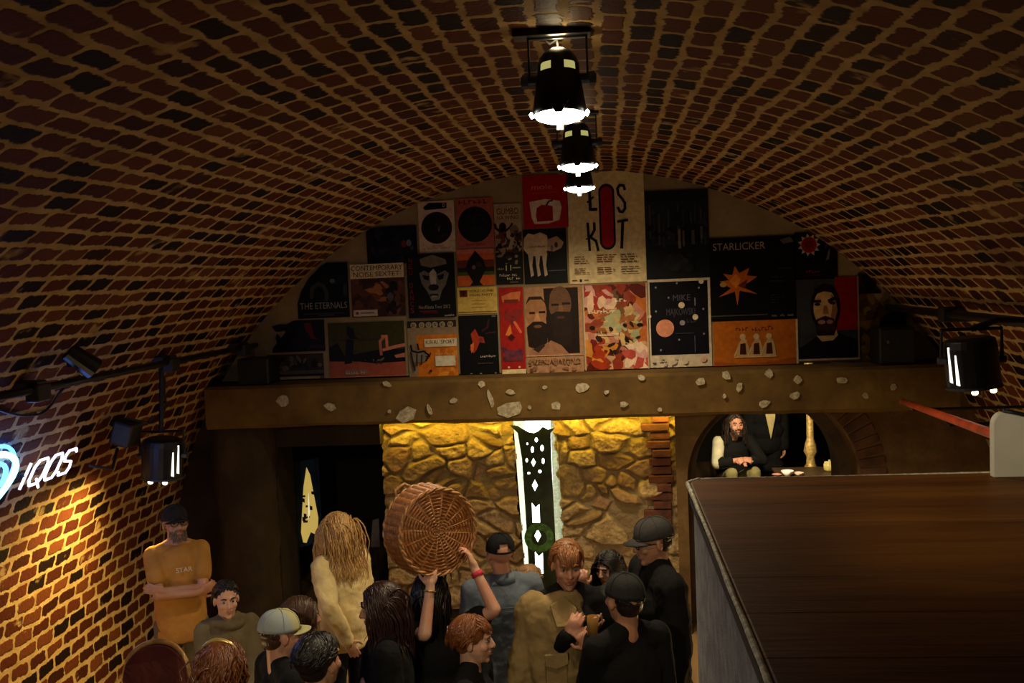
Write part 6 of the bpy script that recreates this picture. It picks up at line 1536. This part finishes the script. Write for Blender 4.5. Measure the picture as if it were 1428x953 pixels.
for sx in (-.8, .8): g = MB(); g.cyl(BN(sx*bw, 0, -.01), BN(sx*bw, zt_ + .06, -.01), .012, n=10); g.build('post', M_BLKP, bn)
q0 = at(523, 742, 9.9); g = MB(); g.prism([(q0.x - .055, 9.9, q0.z - .16), (q0.x + .045, 9.9, q0.z - .16), (q0.x + .045, 9.9, q0.z + .14), (q0.x - .02, 9.9, q0.z + .12)], [(q0.x - .055, 9.91, q0.z - .16), (q0.x + .045, 9.91, q0.z - .16), (q0.x + .045, 9.91, q0.z + .14), (q0.x - .02, 9.91, q0.z + .12)])
wnb = thing('notice_board', 'dim grey notice on a stand at the right inside the dark doorway', 'sign', (q0.x, 9.905, 0)); g.build('sheet', mat('grey_sheet', (.12, .12, .13), .6), wnb)
g = MB(); g.cyl((q0.x, 9.93, 0), (q0.x, 9.93, q0.z + .1), .012, n=10); g.box((q0.x - .12, 9.86, 0), (q0.x + .12, 10.0, .015)); g.build('stand', M_BLKP, wnb)

# red chair at the lower left
cc0 = at(212, 903, 4.8)
chz = thing('armchair', 'dark red upholstered chair with a gilded curved back rim at the lower left', 'chair', (cc0.x, 4.8, 0)); X0 = cc0.x; Zt = cc0.z; rw = .175
M_RED = cloth('dark_red_velvet', (.07, .010, .010)); M_GILT = mat('gilt_rim', (.36, .19, .06), .4, .3, var=.4, scale=20)
def arcz(x): return Zt - .10 * (1 - math.sqrt(max(0, 1 - min(1, abs(x))**2.2)) ) * 1.6
n = 20; A = [(X0 + rw*(-1 + 2*i/n), 4.8 + .05*(1 - (-1 + 2*i/n)**2), arcz(-1 + 2*i/n)) for i in range(n+1)]
g = MB(); F_ = [(x, y, z - .012) for x, y, z in A] + [(X0 + rw*.9, 4.8, Zt - .55), (X0 - rw*.9, 4.8, Zt - .55)]; g.prism(F_, [(x, y + .07, z) for x, y, z in F_]); g.build('back_cushion', M_RED, chz, bevel=.008)
g = MB(); g.tube([(X0 - rw*1.02, 4.82, Zt - .6)] + [(x, y + .03, z) for x, y, z in A] + [(X0 + rw*1.02, 4.82, Zt - .6)], .014, 8); g.build('frame', M_GILT, chz, smooth=True)
g = MB(); g.box((X0 - .22, 4.83, Zt - .66), (X0 + .22, 5.2, Zt - .55)); g.build('seat', M_RED, chz, bevel=.03)
for sx in (-.2, .2):
    for sy in (4.85, 5.17): g = MB(); g.cyl((X0 + sx, sy, Zt - .66), (X0 + sx, sy, 0), .022, .016, 10); g.build('leg', M_GILT, chz)
# ------------------------------------------------------------------ light
def lamp(kind, name, loc, energy, col, **kw):
    l = bpy.data.lights.new(name, kind); l.energy = energy; l.color = col
    tgt = kw.pop('target', None)
    for k, v in kw.items(): setattr(l, k, v)
    o = bpy.data.objects.new(name, l); COL.objects.link(o); o.location = loc
    if tgt is not None: o.rotation_euler = (Vector(tgt) - Vector(loc)).to_track_quat('-Z', 'Y').to_euler()
    return o
WARM = (1, .74, .40)
for k, (s_, e) in enumerate(zip(spots, (55, 170, 170))):
    x, y, z = s_.location
    lamp('SPOT', 'spot_beam', (x, y - .03, z - .06), e, (1, .80, .50), target=(x, y - .3, 0) if k < 2 else (x, y + 1.3, 0), spot_size=R_(150 if k < 2 else 128), spot_blend=.8, shadow_soft_size=.08)
    lamp('POINT', 'spot_spill', (x, y, z + .28), 3.0, WARM, shadow_soft_size=.04)
lamp('SPOT', 'left_spot_beam', (pL.x - .02, pL.y - .05, pL.z - .20), 190, (1, .66, .20), target=(-4.1, 6.5, .7), spot_size=R_(140), spot_blend=.9, shadow_soft_size=.08)
lamp('SPOT', 'right_spot_beam', (pR.x, pR.y, pR.z - .22), 8, WARM, target=(pR.x + .5, pR.y - .3, .5), spot_size=R_(100), spot_blend=.9, shadow_soft_size=.08)
lamp('AREA', 'led_glow', (-.8, 9.03, 2.015), 17, (1, .68, .05), target=(-.8, 9.2, 1.75), shape='RECTANGLE', size=3.1, size_y=.03)
lamp('POINT', 'neon_glow', tuple(S3(uc + .25, vc, .10)), 6, (.08, .22, 1), shadow_soft_size=.1)
lamp('POINT', 'neon_glow', tuple(S3(u0 + LW*.5, v0 + Hh*.5, .12)), .5, (.5, .5, 1), shadow_soft_size=.1)
# unseen points added low in the crowd to lift the vault
for (x, y, z, e) in ((-3.2, 4.6, .8, 22), (1.5, 6.6, .8, 24), (-.3, 7.7, .8, 10)):
    lamp('POINT', 'vault_fill', (x, y, z), e, (1, .68, .30), shadow_soft_size=.15)
# rear spot behind the camera; two unseen spots added to brighten board and counter
lamp('SPOT', 'rear_spot', (-1.0, -.6, 3.9), 260, (1, .82, .56), target=(-1.0, 6, 1.3), spot_size=R_(44), spot_blend=.7, shadow_soft_size=.1)
lamp('SPOT', 'board_fill', (-.9, .2, 3.6), 110, (1, .86, .62), target=(1.25, 2.6, 2.9), spot_size=R_(22), spot_blend=.5, shadow_soft_size=.06)
lamp('SPOT', 'counter_fill', (-2.6, 1.2, 2.62), 22, (1, .93, .82), target=(.22, 1.9, 2.3), spot_size=R_(50), spot_blend=.8, shadow_soft_size=.1)
# unseen lamp added to brighten the sitter beyond the arch
lamp('SPOT', 'gallery_fill', (1.35, 9.8, 2.3), 170, (1, .82, .5), target=(1.8, 11.4, .9), spot_size=R_(100), spot_blend=.6, shadow_soft_size=.06)
w = bpy.data.worlds.new('dark'); SC.world = w; w.use_nodes = True; w.node_tree.nodes['Background'].inputs[0].default_value = (.01, .008, .006, 1); w.node_tree.nodes['Background'].inputs[1].default_value = .05
